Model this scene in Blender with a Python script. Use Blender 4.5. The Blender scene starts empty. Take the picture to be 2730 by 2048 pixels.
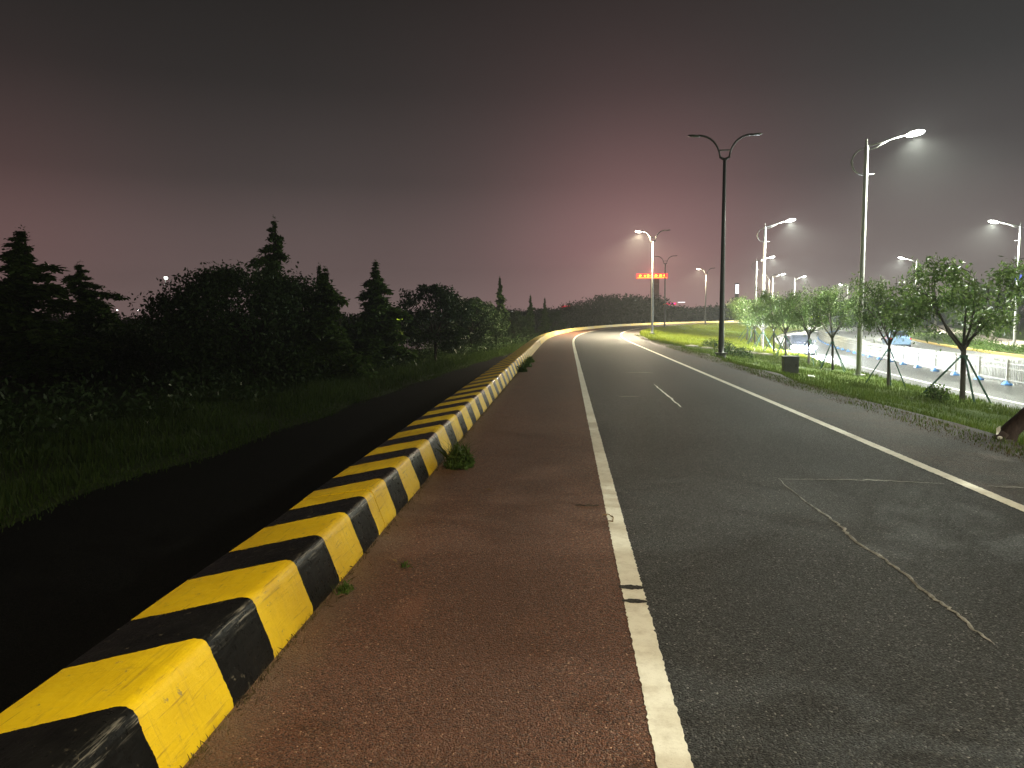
import bpy, bmesh, math, random
import numpy as np
from mathutils import Vector, Matrix
R = math.radians
S = bpy.context.scene
COL = S.collection

# ------------------------------------------------------------------ camera
cam_d = bpy.data.cameras.new('camera'); cam = bpy.data.objects.new('camera', cam_d); COL.objects.link(cam)
CAM = Vector((0, 0, 1.6)); YAW, PITCH, ROLL = R(4.2289), R(5.2977), R(-0.45)
Fv = Vector((-math.sin(YAW)*math.cos(PITCH), math.cos(YAW)*math.cos(PITCH), -math.sin(PITCH)))
R0 = Vector((math.cos(YAW), math.sin(YAW), 0)); U0 = R0.cross(Fv)
Rv = R0*math.cos(ROLL) + U0*math.sin(ROLL); Uv = -R0*math.sin(ROLL) + U0*math.cos(ROLL)
cam.matrix_world = Matrix(((Rv.x, Uv.x, -Fv.x, CAM.x), (Rv.y, Uv.y, -Fv.y, CAM.y), (Rv.z, Uv.z, -Fv.z, CAM.z), (0, 0, 0, 1)))
cam_d.sensor_fit = 'HORIZONTAL'; cam_d.sensor_width = 36.0; cam_d.lens = 36.0*1972/2730
cam_d.clip_start = 0.05; cam_d.clip_end = 6000
S.camera = cam
S.render.resolution_x, S.render.resolution_y = 1024, 768

# ------------------------------------------------------------------ night sky
world = bpy.data.worlds.new('World'); S.world = world; world.use_nodes = True
wn, wl = world.node_tree.nodes, world.node_tree.links
wn.clear()
def wnode(t, **k):
    n = wn.new(t)
    for a, b in k.items(): setattr(n, a, b)
    return n
def wmath(op, a, b=None):
    n = wnode('ShaderNodeMath', operation=op)
    for i, v in enumerate((a, b)):
        if v is None: continue
        if isinstance(v, (int, float)): n.inputs[i].default_value = v
        else: wl.new(v, n.inputs[i])
    return n.outputs[0]
tc = wnode('ShaderNodeTexCoord'); vn = wnode('ShaderNodeVectorMath', operation='NORMALIZE'); wl.new(tc.outputs['Generated'], vn.inputs[0])
sep = wnode('ShaderNodeSeparateXYZ'); wl.new(vn.outputs[0], sep.inputs[0])
ramp = wnode('ShaderNodeValToRGB'); wl.new(wmath('MAXIMUM', sep.outputs['Z'], 0.0), ramp.inputs[0])
SKY = [(0.0, (.27, .195, .185)), (.08, (.155, .112, .108)), (.17, (.064, .0515, .0495)), (.28, (.028, .0248, .0238)), (.40, (.0150, .0135, .0129)), (.55, (.0098, .0092, .0087)), (1.0, (.0075, .0071, .0067))]
e = ramp.color_ramp.elements
e[0].position, e[0].color = SKY[0][0], (*SKY[0][1], 1); e[1].position, e[1].color = SKY[-1][0], (*SKY[-1][1], 1)
for p, c in SKY[1:-1]: q = e.new(p); q.color = (*c, 1)
cloud = wnode('ShaderNodeTexNoise'); cloud.inputs['Scale'].default_value = 2.6; cloud.inputs['Detail'].default_value = 3.0; wl.new(vn.outputs[0], cloud.inputs['Vector'])
cm = wnode('ShaderNodeMapRange'); cm.inputs['From Min'].default_value = .3; cm.inputs['From Max'].default_value = .7; cm.inputs['To Min'].default_value = .94; cm.inputs['To Max'].default_value = 1.06; wl.new(cloud.outputs['Fac'], cm.inputs['Value'])
base = wnode('ShaderNodeVectorMath', operation='SCALE'); wl.new(ramp.outputs[0], base.inputs[0]); wl.new(cm.outputs[0], base.inputs['Scale'])
acc = base.outputs[0]
def glow(direction, power, col):
    global acc
    d = Vector(direction).normalized()
    dt = wnode('ShaderNodeVectorMath', operation='DOT_PRODUCT'); wl.new(vn.outputs[0], dt.inputs[0]); dt.inputs[1].default_value = d
    f = wmath('POWER', wmath('MAXIMUM', dt.outputs['Value'], 0.0), power)
    s = wnode('ShaderNodeVectorMath', operation='SCALE'); s.inputs[0].default_value = col; wl.new(f, s.inputs['Scale'])
    a = wnode('ShaderNodeVectorMath', operation='ADD'); wl.new(acc, a.inputs[0]); wl.new(s.outputs[0], a.inputs[1]); acc = a.outputs[0]
glow((.10, 1, .04), 75, (.20, .075, .078))          # city glow of the red roof signs ahead
glow((.06, 1, .16), 30, (.026, .012, .013))
glow((-.86, 1, .06), 70, (.055, .010, .010))         # second red glow to the west
glow((.75, 1, .10), 16, (.014, .018, .020))          # cool glow over the main road
nish = wnode('ShaderNodeTexSky', sky_type='NISHITA'); nish.sun_disc = False; nish.sun_elevation = R(-9); nish.sun_rotation = R(200)
bg1 = wnode('ShaderNodeBackground'); wl.new(acc, bg1.inputs['Color']); bg1.inputs['Strength'].default_value = 1.0
bg2 = wnode('ShaderNodeBackground'); wl.new(nish.outputs[0], bg2.inputs['Color']); bg2.inputs['Strength'].default_value = .05
addn = wnode('ShaderNodeAddShader'); wl.new(bg1.outputs[0], addn.inputs[0]); wl.new(bg2.outputs[0], addn.inputs[1])
wo = wnode('ShaderNodeOutputWorld'); wl.new(addn.outputs[0], wo.inputs['Surface'])

vs = S.view_settings; vs.view_transform = 'Standard'; vs.look = 'None'; vs.exposure = 0.0; vs.gamma = 1.0; vs.use_curve_mapping = False
S.render.engine = 'CYCLES'; cy = S.cycles
cy.use_denoising = True; cy.max_bounces = 5; cy.diffuse_bounces = 2; cy.glossy_bounces = 2; cy.transmission_bounces = 3; cy.volume_bounces = 0; cy.transparent_max_bounces = 6
cy.sample_clamp_indirect = 4.0; cy.caustics_reflective = False; cy.caustics_refractive = False

# lamp settings (watts)
W_RAMP, W_MAIN, W_FAR = 4600, 22500, 22000
C_RAMP, C_MAIN = (1.0, .86, .58), (.95, 1.0, .84)
HAZE_DENSITY = .00048

# ------------------------------------------------------------------ helpers
rnd = random.Random(7)
MATS = {}
class NT:
    def __init__(s, name):
        s.m = bpy.data.materials.new(name); s.m.use_nodes = True; s.n = s.m.node_tree.nodes; s.l = s.m.node_tree.links
        s.n.clear(); s.out = s.n.new('ShaderNodeOutputMaterial'); MATS[name] = s.m
    def node(s, t, **k):
        n = s.n.new(t)
        for a, b in k.items(): setattr(n, a, b)
        return n
    def link(s, a, b): s.l.new(a, b)
    def set(s, inp, v):
        if isinstance(v, (int, float)): inp.default_value = v
        elif isinstance(v, (tuple, list)): inp.default_value = (*v, 1) if len(v) == 3 and inp.type == 'RGBA' else v
        else: s.link(v, inp)
    def coord(s, kind='Object'): return s.node('ShaderNodeTexCoord').outputs[kind]
    def pos(s): return s.node('ShaderNodeNewGeometry').outputs['Position']
    def noise(s, vec, scale, detail=4, rough=.6, dist=0):
        n = s.node('ShaderNodeTexNoise'); s.link(vec, n.inputs['Vector']); n.inputs['Scale'].default_value = scale
        n.inputs['Detail'].default_value = detail; n.inputs['Roughness'].default_value = rough; n.inputs['Distortion'].default_value = dist
        return n.outputs['Fac']
    def voro(s, vec, scale, out='Distance'):
        n = s.node('ShaderNodeTexVoronoi'); s.link(vec, n.inputs['Vector']); n.inputs['Scale'].default_value = scale
        return n.outputs[out]
    def math(s, op, a, b=0.0, c=None):
        n = s.node('ShaderNodeMath', operation=op); s.set(n.inputs[0], a); s.set(n.inputs[1], b)
        if c is not None: s.set(n.inputs[2], c)
        return n.outputs[0]
    def rng(s, v, a, b, c=0., d=1.):
        n = s.node('ShaderNodeMapRange'); s.link(v, n.inputs['Value'])
        for k, x in (('From Min', a), ('From Max', b), ('To Min', c), ('To Max', d)): n.inputs[k].default_value = x
        return n.outputs[0]
    def mix(s, f, a, b):
        n = s.node('ShaderNodeMix', data_type='RGBA'); s.set(n.inputs[0], f); s.set(n.inputs[6], a); s.set(n.inputs[7], b)
        return n.outputs[2]
    def bsdf(s, col, rough=.8, spec=.3, metal=0., bump=None, bs=.3, bd=.02, coat=0):
        b = s.node('ShaderNodeBsdfPrincipled'); s.set(b.inputs['Base Color'], col); s.set(b.inputs['Roughness'], rough)
        s.set(b.inputs['Specular IOR Level'], spec); s.set(b.inputs['Metallic'], metal); b.inputs['Coat Weight'].default_value = coat
        if bump is not None:
            bm = s.node('ShaderNodeBump'); bm.inputs['Strength'].default_value = bs; bm.inputs['Distance'].default_value = bd
            s.link(bump, bm.inputs['Height']); s.link(bm.outputs[0], b.inputs['Normal'])
        s.link(b.outputs[0], s.out.inputs['Surface']); return b

def emit(name, col, strength):
    t = NT(name); n = t.node('ShaderNodeEmission'); n.inputs['Color'].default_value = (*col, 1); n.inputs['Strength'].default_value = strength
    t.link(n.outputs[0], t.out.inputs['Surface']); t.m.cycles.emission_sampling = 'NONE'; return t.m
def paint(name, col, rough=.5, metal=0., var=.25, scale=6., spec=.4, coat=0):
    t = NT(name); p = t.coord(); n = t.noise(p, scale, 5); g = t.noise(p, scale*12, 2)
    c = t.mix(t.rng(n, .3, .75), tuple(x*(1-var) for x in col), tuple(min(1, x*(1+var*.5)) for x in col))
    t.bsdf(c, t.rng(g, .2, .8, rough*.8, min(1, rough*1.25)), spec, metal, bump=g, bs=.08, bd=.004, coat=coat); return t.m

def new_mesh(name, V, Fc, mats=None, smooth=False, fmat=None, uv=None):
    me = bpy.data.meshes.new(name)
    V = np.asarray(V, np.float32).reshape(-1, 3)
    if isinstance(Fc, np.ndarray):
        nf, k = Fc.shape; me.vertices.add(len(V)); me.vertices.foreach_set('co', V.ravel())
        me.loops.add(nf*k); me.loops.foreach_set('vertex_index', Fc.astype(np.int32).ravel())
        me.polygons.add(nf); me.polygons.foreach_set('loop_start', np.arange(0, nf*k, k, dtype=np.int32)); me.polygons.foreach_set('loop_total', np.full(nf, k, np.int32))
    else:
        me.from_pydata([tuple(v) for v in V], [], Fc)
    if mats:
        for m in (mats if isinstance(mats, (list, tuple)) else [mats]): me.materials.append(m)
    if fmat is not None: me.polygons.foreach_set('material_index', np.asarray(fmat, np.int32))
    if uv is not None:
        l = me.uv_layers.new(name='UVMap'); li = np.empty(len(me.loops), np.int32); me.loops.foreach_get('vertex_index', li)
        l.data.foreach_set('uv', np.asarray(uv, np.float32)[li].ravel())
    me.update(calc_edges=True); me.validate()
    if smooth: me.polygons.foreach_set('use_smooth', np.ones(len(me.polygons), bool))
    return me
def obj(name, me, parent=None, loc=None, rz=None):
    o = bpy.data.objects.new(name, me); COL.objects.link(o)
    if parent is not None: o.parent = parent
    if loc is not None: o.location = loc
    if rz is not None: o.rotation_euler = (0, 0, rz)
    return o
def tag(o, label=None, cat=None, group=None, kind=None):
    if label: o['label'] = label
    if cat: o['category'] = cat
    if group: o['group'] = group
    if kind: o['kind'] = kind
    return o
def empty(name, loc, label, cat, group=None, rz=0.):
    o = bpy.data.objects.new(name, None); COL.objects.link(o); o.empty_display_size = .2
    o.location = loc; o.rotation_euler = (0, 0, rz); return tag(o, label, cat, group)
def copy_tree(o, parent=None):
    c = o.copy(); COL.objects.link(c); c.parent = parent
    for ch in list(o.children): copy_tree(ch, c)
    return c

class MB:
    "collects simple shapes"
    def __init__(s): s.v, s.f = [], []
    def add(s, V, Fc):
        b = len(s.v); s.v += [tuple(v) for v in V]; s.f += [tuple(i+b for i in q) for q in Fc]; return s
    def box(s, c, d, rz=0., taper=1.):
        x, y, z = d[0]/2, d[1]/2, d[2]/2; ca, sa = math.cos(rz), math.sin(rz); V = []
        for k in (-1, 1):
            t = taper if k > 0 else 1
            for a, b in ((-1, -1), (1, -1), (1, 1), (-1, 1)):
                px, py = a*x*t, b*y*t; V.append((c[0]+px*ca-py*sa, c[1]+px*sa+py*ca, c[2]+k*z))
        return s.add(V, [(0, 3, 2, 1), (4, 5, 6, 7), (0, 1, 5, 4), (1, 2, 6, 5), (2, 3, 7, 6), (3, 0, 4, 7)])
    def tube(s, pts, rad, n=8, cap=True, flat=1.):
        P = [Vector(p) for p in pts]; rad = rad if isinstance(rad, (list, tuple)) else [rad]*len(P); V = []; up = Vector((0, 0, 1))
        for i, p in enumerate(P):
            t = (P[min(i+1, len(P)-1)] - P[max(i-1, 0)]).normalized()
            a = t.cross(up)
            if a.length < 1e-3: a = Vector((1, 0, 0))
            a.normalize(); b = a.cross(t).normalized()
            for j in range(n):
                w = 2*math.pi*j/n; V.append(p + a*math.cos(w)*rad[i] + b*math.sin(w)*rad[i]*flat)
        Fc = [(i*n+j, i*n+(j+1) % n, (i+1)*n+(j+1) % n, (i+1)*n+j) for i in range(len(P)-1) for j in range(n)]
        if cap: Fc += [tuple(range(n-1, -1, -1)), tuple((len(P)-1)*n+j for j in range(n))]
        return s.add(V, Fc)
    def lathe(s, prof, n=12, c=(0, 0, 0)):
        V = [(c[0]+r*math.cos(2*math.pi*j/n), c[1]+r*math.sin(2*math.pi*j/n), c[2]+z) for r, z in prof for j in range(n)]
        Fc = [(i*n+j, i*n+(j+1) % n, (i+1)*n+(j+1) % n, (i+1)*n+j) for i in range(len(prof)-1) for j in range(n)]
        Fc += [tuple(range(n-1, -1, -1)), tuple((len(prof)-1)*n+j for j in range(n))]
        return s.add(V, Fc)
    def ell(s, c, d, nu=10, nv=6, rz=0., ry=0.):
        V = []
        M = Matrix.Rotation(rz, 3, 'Z') @ Matrix.Rotation(ry, 3, 'Y')
        for i in range(nv+1):
            a = math.pi*i/nv
            for j in range(nu):
                b = 2*math.pi*j/nu; V.append(Vector(c) + M @ Vector((d[0]*math.sin(a)*math.cos(b), d[1]*math.sin(a)*math.sin(b), d[2]*math.cos(a))))
        return s.add(V, [(i*nu+j, (i+1)*nu+j, (i+1)*nu+(j+1) % nu, i*nu+(j+1) % nu) for i in range(nv) for j in range(nu)])
    def mesh(s, name, mat, smooth=False): return new_mesh(name, s.v, s.f, mat, smooth)

# ------------------------------------------------------------------ the two roads as curves
def curve(x0, y0, th, kn, kv, L, ds=.5):
    s = np.arange(0, L, ds); k = np.interp(s, kn, kv); t = th + np.concatenate([[0], np.cumsum(k[:-1]*ds)])
    x = x0 + np.concatenate([[0], np.cumsum(np.sin(t[:-1]+k[:-1]*ds/2)*ds)]); y = y0 + np.concatenate([[0], np.cumsum(np.cos(t[:-1]+k[:-1]*ds/2)*ds)])
    return s, x, y, t
RS, RX, RY, RT = curve(0, 0, 0, [0, 35, 55, 75, 95, 115, 135, 160], [0, 0, .0052, .0054, .0068, .0089, .0118, .0147], 156)
MS_, MX, MY, MT = curve(17.6, -40, 0, [0, 49, 50, 400], [0, 0, .0037, .0037], 330)
def rp(s, u, z=0.):
    "ramp: s metres along from the camera, u metres to the right of the camera line"
    if s < 0: return Vector((u, s, z))
    x, y, t = np.interp(s, RS, RX), np.interp(s, RS, RY), np.interp(s, RS, RT); return Vector((x+u*math.cos(t), y-u*math.sin(t), z))
def rth(s): return float(np.interp(max(s, 0), RS, RT))
def mp(s, v, z=0.):
    "main road: s metres along from 40 m behind the camera, v metres to the right of the fence"
    x, y, t = np.interp(s, MS_, MX), np.interp(s, MS_, MY), np.interp(s, MS_, MT); return Vector((x+v*math.cos(t), y-v*math.sin(t), z))
def mth(s): return float(np.interp(s, MS_, MT))
def m_at_y(y, v=0.):
    "arc length where the main road's offset line v reaches the given world y"
    yy = MY - v*np.sin(MT); return float(np.interp(y, yy, MS_))
ZM = -1.5          # main road level
V_EDGE = -4.7      # verge side of the main road

def strip(name, fn, ss, us, mat, zf=None, smooth=True, parent=None, kind='structure', label=None):
    V = []; UV = []
    for s in ss:
        for u in us(s) if callable(us) else us:
            p = fn(s, u); p.z = zf(s, u, p) if callable(zf) else (zf or 0.); V.append(tuple(p)); UV.append((u, s))
    n = len(us(ss[0]) if callable(us) else us); m = len(ss)
    Fc = np.array([(i*n+j, i*n+j+1, (i+1)*n+j+1, (i+1)*n+j) for i in range(m-1) for j in range(n-1)])
    o = obj(name, new_mesh(name, V, Fc, mat, smooth, uv=UV), parent); tag(o, label, kind=kind); return o

# ------------------------------------------------------------------ materials: surfaces
def asphalt(name, c1, c2, speck, grain=125., wet=.66, patch=.5, red=None, tracks=None, dust=None, spec=.42):
    t = NT(name); p = t.pos()
    n1 = t.noise(p, .35, 5, .6); n2 = t.noise(p, 2.3, 4); col = t.node('ShaderNodeTexVoronoi'); t.link(p, col.inputs['Vector']); col.inputs['Scale'].default_value = grain
    g = t.node('ShaderNodeSeparateColor'); t.link(col.outputs['Color'], g.inputs[0])
    c = t.mix(t.rng(n1, .35, .7), c1, c2)
    if red is not None: c = t.mix(t.math('MULTIPLY', t.rng(t.noise(p, .9, 5, .65), .42, .62), .8), c, red)
    c = t.mix(t.math('MULTIPLY', t.rng(n2, .3, .75), patch), c, tuple(x*.62 for x in c1))
    c = t.mix(t.rng(g.outputs[0], .10, .80, 0, 1.), tuple(x*.28 for x in c1), c); c = t.mix(t.rng(t.noise(p, 75, 3, .7), .52, .68, 0, .6), c, tuple(x*.22 for x in c1))
    c = t.mix(t.math('MULTIPLY', t.rng(g.outputs[1], .86, .98), .55), c, speck)
    c = t.mix(t.rng(g.outputs[2], .9935, .996), c, tuple(min(.8, x*1.5) for x in speck))
    if tracks or dust:
        ux = t.node('ShaderNodeSeparateXYZ'); t.link(t.coord('UV'), ux.inputs[0])
        for u0 in tracks or ():
            k = t.rng(t.math('ABSOLUTE', t.math('SUBTRACT', t.math('ADD', ux.outputs[0], t.math('MULTIPLY', t.noise(p, .5, 2), .25)), u0+.12)), .1, .5, 1., 0.); c = t.mix(t.math('MULTIPLY', k, .34), c, tuple(x*.42 for x in c1))
        if tracks: c = t.mix(t.rng(t.noise(p, 1.1, 6, .7, .5), .60, .72, 0, .55), c, tuple(x*.4 for x in c1)); c = t.mix(t.rng(t.noise(p, .8, 5, .6, 1.0), .60, .75, 0, .4), c, tuple(x*1.45 for x in c1))
        if dust: k = t.rng(t.math('ADD', ux.outputs[0], t.math('MULTIPLY', t.noise(p, 5, 5, .7), .45)), dust+.18, dust+.50, .75, 0.); c = t.mix(k, c, (.17, .105, .060))
    h = t.math('ADD', t.math('MULTIPLY', col.outputs['Distance'], -1.), t.math('MULTIPLY', t.noise(p, 60, 3), .7))
    t.bsdf(c, t.rng(g.outputs[2], 0, 1, wet*.8, min(1, wet*1.3)), spec, bump=h, bs=.95, bd=.010); return t.m
asphalt('lane_asphalt', (.024, .0245, .0255), (.034, .0345, .0355), (.17, .165, .155), tracks=(1.15, 2.85))
asphalt('red_asphalt', (.160, .064, .036), (.195, .077, .043), (.30, .19, .13), grain=125, patch=.35, tracks=(-.35,), dust=-1.37)
asphalt('shoulder_asphalt', (.048, .044, .040), (.062, .055, .050), (.15, .13, .11), red=(.105, .058, .040))
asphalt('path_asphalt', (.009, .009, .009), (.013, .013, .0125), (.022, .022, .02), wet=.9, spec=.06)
asphalt('main_asphalt', (.068, .069, .068), (.092, .093, .091), (.14, .14, .135), grain=60, wet=.5, patch=.25)

def line_mat(name, col, dirt):
    t = NT(name); p = t.pos(); a = t.noise(p, 9, 6, .7); b = t.noise(p, 95, 3, .7); c = t.noise(p, 1.3, 3)
    k = t.mix(t.rng(a, .46, .80), col, dirt); k = t.mix(t.rng(b, .60, .78, 0, .55), k, tuple(x*.55 for x in dirt)); k = t.mix(t.rng(c, .4, .7, 0, .28), k, dirt)
    t.bsdf(k, .6, .35, bump=b, bs=.3, bd=.004); return t.m
line_mat('line_paint', (.78, .75, .66), (.50, .45, .36))
line_mat('main_line_paint', (.8, .8, .78), (.5, .5, .48))
def grass_ground(name, a, b, soil, sc=1.2, soilk=.45, worn=False):
    t = NT(name); p = t.pos(); n = t.noise(p, sc, 6, .65); m = t.noise(p, 14, 4, .7); q = t.noise(p, .55, 4)
    c = t.mix(t.rng(m, .3, .7), a, b); c = t.mix(t.math('MULTIPLY', t.rng(q, .45, .65), soilk), c, soil)
    if worn:
        ux = t.node('ShaderNodeSeparateXYZ'); t.link(t.coord('UV'), ux.inputs[0]); c = t.mix(t.rng(t.math('ADD', ux.outputs[0], t.math('MULTIPLY', t.noise(p, 3, 5), .12)), .10, .22, .85, 0.), c, (.050, .039, .027))
    t.bsdf(c, .9, .15, bump=t.math('ADD', n, m), bs=.7, bd=.06); return t.m
grass_ground('verge_soil', (.050, .085, .018), (.085, .125, .022), (.075, .055, .034), worn=True)
grass_ground('lawn', (.075, .125, .015), (.125, .175, .022), (.085, .085, .03), soilk=.2)
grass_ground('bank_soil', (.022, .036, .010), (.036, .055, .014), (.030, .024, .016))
grass_ground('far_ground', (.02, .026, .012), (.032, .038, .018), (.03, .027, .02))
paint('concrete_pale', (.42, .39, .34), .85, var=.35, scale=2.5, spec=.2)
paint('concrete_dark', (.12, .115, .105), .9, var=.4, scale=1.2, spec=.2)
paint('pavement', (.38, .32, .28), .85, var=.2, scale=.8, spec=.2)
paint('kerb_ochre', (.55, .40, .12), .7, var=.3, scale=2)
t = NT('pond'); p = t.pos(); t.bsdf((.012, .014, .013), .06, .5, bump=t.noise(p, .8, 3), bs=.15, bd=.05)

def barrier():
    t = NT('barrier_paint'); uv = t.coord('UV'); sp = t.node('ShaderNodeSeparateXYZ'); t.link(uv, sp.inputs[0]); p = t.pos()
    v, s = sp.outputs['X'], sp.outputs['Y']
    wob = t.math('MULTIPLY', t.math('SUBTRACT', t.noise(p, 7, 4), .5), .030); wob2 = t.math('MULTIPLY', t.math('SUBTRACT', t.noise(p, 60, 3), .5), .012)
    per = t.math('MULTIPLY', t.math('SUBTRACT', t.noise(s_vec(t, s), 1.1, 1), .5), .10)
    sl_ = t.math('MULTIPLY', t.math('MAXIMUM', t.math('SUBTRACT', v, .345), 0.), .26)
    q = t.math('ADD', t.math('ADD', t.math('ADD', s, sl_), -3.27 + 98.0), t.math('ADD', t.math('ADD', wob, wob2), per))
    fr = t.math('FRACT', t.math('DIVIDE', q, .98)); black = t.math('GREATER_THAN', fr, .535)
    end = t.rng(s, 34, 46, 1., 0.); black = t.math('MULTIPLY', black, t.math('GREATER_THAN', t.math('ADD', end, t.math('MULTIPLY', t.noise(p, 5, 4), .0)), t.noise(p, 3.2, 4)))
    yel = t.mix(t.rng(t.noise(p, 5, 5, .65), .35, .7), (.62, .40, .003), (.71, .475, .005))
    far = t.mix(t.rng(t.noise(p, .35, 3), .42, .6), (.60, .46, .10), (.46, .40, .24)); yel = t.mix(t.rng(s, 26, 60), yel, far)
    # scratches, chips and dirt of the paint; painted edge highlight on the black
    st = t.node('ShaderNodeMapping'); t.link(uv, st.inputs[0]); st.inputs['Scale'].default_value = (40, 3, 1); scr = t.noise(st.outputs[0], 1.0, 5, .7, .6)
    yel = t.mix(t.rng(scr, .57, .66, 0, .75), yel, (.33, .20, .02)); chips = t.rng(t.noise(p, 17, 6, .75), .62, .66); yel = t.mix(t.math('MULTIPLY', chips, .8), yel, (.20, .16, .09))
    low = t.rng(t.math('ADD', sp.outputs['X'], t.math('MULTIPLY', t.noise(p, 11, 5), .10)), .035, .10, 1., 0.); dr_ = t.node('ShaderNodeMapping'); t.link(uv, dr_.inputs[0]); dr_.inputs['Scale'].default_value = (1.5, 26, 1); yel = t.mix(t.rng(t.noise(dr_.outputs[0], 1.0, 5, .7), .58, .72, 0, .55), yel, (.40, .24, .03)); yel = t.mix(t.rng(t.noise(p, 2.2, 6, .7), .55, .72, 0, .45), yel, (.42, .27, .04))
    yel = t.mix(t.math('MULTIPLY', low, .75), yel, (.20, .13, .05))
    st2 = t.node('ShaderNodeMapping'); t.link(uv, st2.inputs[0]); st2.inputs['Scale'].default_value = (70, 4, 1); edge = t.noise(st2.outputs[0], 1.0, 4, .7)
    blk = t.mix(t.rng(t.noise(p, 6, 5), .35, .75), (.005, .005, .005), (.011, .0105, .010)); blk = t.mix(t.math('MULTIPLY', t.math('MULTIPLY', t.rng(edge, .52, .66), t.rng(v, .262, .282)), t.rng(v, .325, .36, 1., 0.)), blk, (.20, .18, .15)); blk = t.mix(t.math('MULTIPLY', chips, .6), blk, (.13, .11, .08)); blk = t.mix(t.math('MULTIPLY', low, .5), blk, (.06, .045, .03))  # pale streaks along the rounded edge are a highlight painted into the black
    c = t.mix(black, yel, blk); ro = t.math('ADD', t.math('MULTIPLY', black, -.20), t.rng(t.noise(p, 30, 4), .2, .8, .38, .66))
    h = t.math('ADD', t.math('MULTIPLY', t.noise(p, 9, 5), 1.), t.math('MULTIPLY', scr, .5))
    t.bsdf(c, ro, t.math('SUBTRACT', .32, t.math('MULTIPLY', black, .25)), bump=h, bs=.45, bd=.012)
def s_vec(t, s):
    n = t.node('ShaderNodeCombineXYZ'); t.link(s, n.inputs[0]); return n.outputs[0]
barrier()

def leaf(name, a, b, trans=.35, gloss=.25, dark=None):
    t = NT(name); g = t.node('ShaderNodeNewGeometry'); oi = t.node('ShaderNodeObjectInfo')
    c = t.mix(g.outputs['Random Per Island'], a, b); hs = t.node('ShaderNodeHueSaturation'); t.link(c, hs.inputs['Color']); t.link(t.rng(oi.outputs['Random'], 0, 1, .8, 1.15), hs.inputs['Value']); c = hs.outputs[0]
    d = t.node('ShaderNodeBsdfPrincipled'); t.link(c, d.inputs['Base Color']); d.inputs['Roughness'].default_value = .45; d.inputs['Specular IOR Level'].default_value = gloss
    tr = t.node('ShaderNodeBsdfTranslucent'); t.link(c, tr.inputs['Color']); mx = t.node('ShaderNodeMixShader'); mx.inputs[0].default_value = trans
    t.link(d.outputs[0], mx.inputs[1]); t.link(tr.outputs[0], mx.inputs[2]); t.link(mx.outputs[0], t.out.inputs['Surface']); return t.m
leaf('street_leaf', (.055, .100, .028), (.115, .160, .045), .4); leaf('dark_leaf', (.022, .042, .013), (.040, .066, .020), .2, .12)
leaf('needle_leaf', (.042, .080, .016), (.070, .115, .024), .3, .12); leaf('shrub_leaf', (.05, .10, .02), (.10, .16, .03)); leaf('gold_leaf', (.16, .17, .02), (.24, .22, .03))
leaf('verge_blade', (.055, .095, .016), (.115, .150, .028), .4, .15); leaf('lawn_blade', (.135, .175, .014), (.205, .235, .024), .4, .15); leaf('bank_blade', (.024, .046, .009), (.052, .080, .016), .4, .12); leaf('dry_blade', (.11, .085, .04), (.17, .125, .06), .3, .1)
def bark(name, a, b):
    t = NT(name); p = t.coord(); mp_ = t.node('ShaderNodeMapping'); t.link(p, mp_.inputs[0]); mp_.inputs['Scale'].default_value = (1, 1, .25)
    n = t.noise(mp_.outputs[0], 22, 6, .7); t.bsdf(t.mix(t.rng(n, .3, .7), a, b), .9, .15, bump=n, bs=.9, bd=.02); return t.m
bark('bark_grey', (.055, .050, .042), (.11, .10, .085)); bark('bark_dark', (.018, .012, .010), (.042, .028, .023)); bark('bark_pale', (.22, .21, .18), (.34, .32, .28))
paint('stake_green', (.045, .11, .075), .7, var=.4, scale=9); paint('lamp_white', (.45, .45, .43), .42, .0, .12, 1.5); paint('lamp_grey', (.085, .088, .085), .5, .25, .2, 3)
paint('fence_cream', (.22, .216, .185), .5, .0, .15, 2); paint('foot_blue', (.05, .17, .42), .55, .0, .25, 4); paint('box_grey', (.10, .105, .105), .6, .1, .3, 4)
paint('car_dark', (.05, .055, .085), .25, .4, .1, 2, .5, .6); paint('car_blue', (.22, .34, .52), .25, .3, .1, 2, .5, .6); paint('bus_white', (.75, .75, .73), .35, 0, .08, 2, .5, .4)
paint('rubber', (.018, .018, .018), .85, 0, .3, 20); paint('alloy', (.35, .35, .36), .35, .9, .1, 8); paint('plastic_dark', (.02, .02, .022), .5, 0, .2, 8)
paint('wall_far', (.20, .19, .19), .9, 0, .15, .3); paint('sign_frame', (.10, .03, .03), .7, .2, .2, 1); paint('litter_white', (.8, .8, .78), .6, 0, .08, 20); paint('dry_leaf', (.30, .20, .09), .8, 0, .3, 30); paint('twig_brown', (.05, .035, .025), .9, 0, .3, 30); paint('plate_blue', (.06, .12, .38), .5, 0, .1, 10)
t = NT('dark_glass'); t.bsdf((.012, .014, .018), .06, .6)
t = NT('seam'); p = t.pos(); n = t.noise(p, 30, 5, .7); t.bsdf(t.mix(t.rng(n, .35, .7), (.16, .155, .145), (.42, .41, .38)), .7, .3, bump=n, bs=.5, bd=.005)
t = NT('scuff'); p = t.pos(); n = t.noise(p, 60, 5, .8); t.bsdf(t.mix(t.rng(n, .55, .7), (.030, .028, .026), (.25, .23, .19)), .8, .2)
emit('lens_warm', (1, .90, .72), 22); emit('lens_cool', (.96, 1, .90), 30); emit('lens_dim', (1, 1, .96), 7); emit('lens_far', (.9, .95, 1), 10); emit('head_light', (.90, .96, 1), 60)
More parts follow.
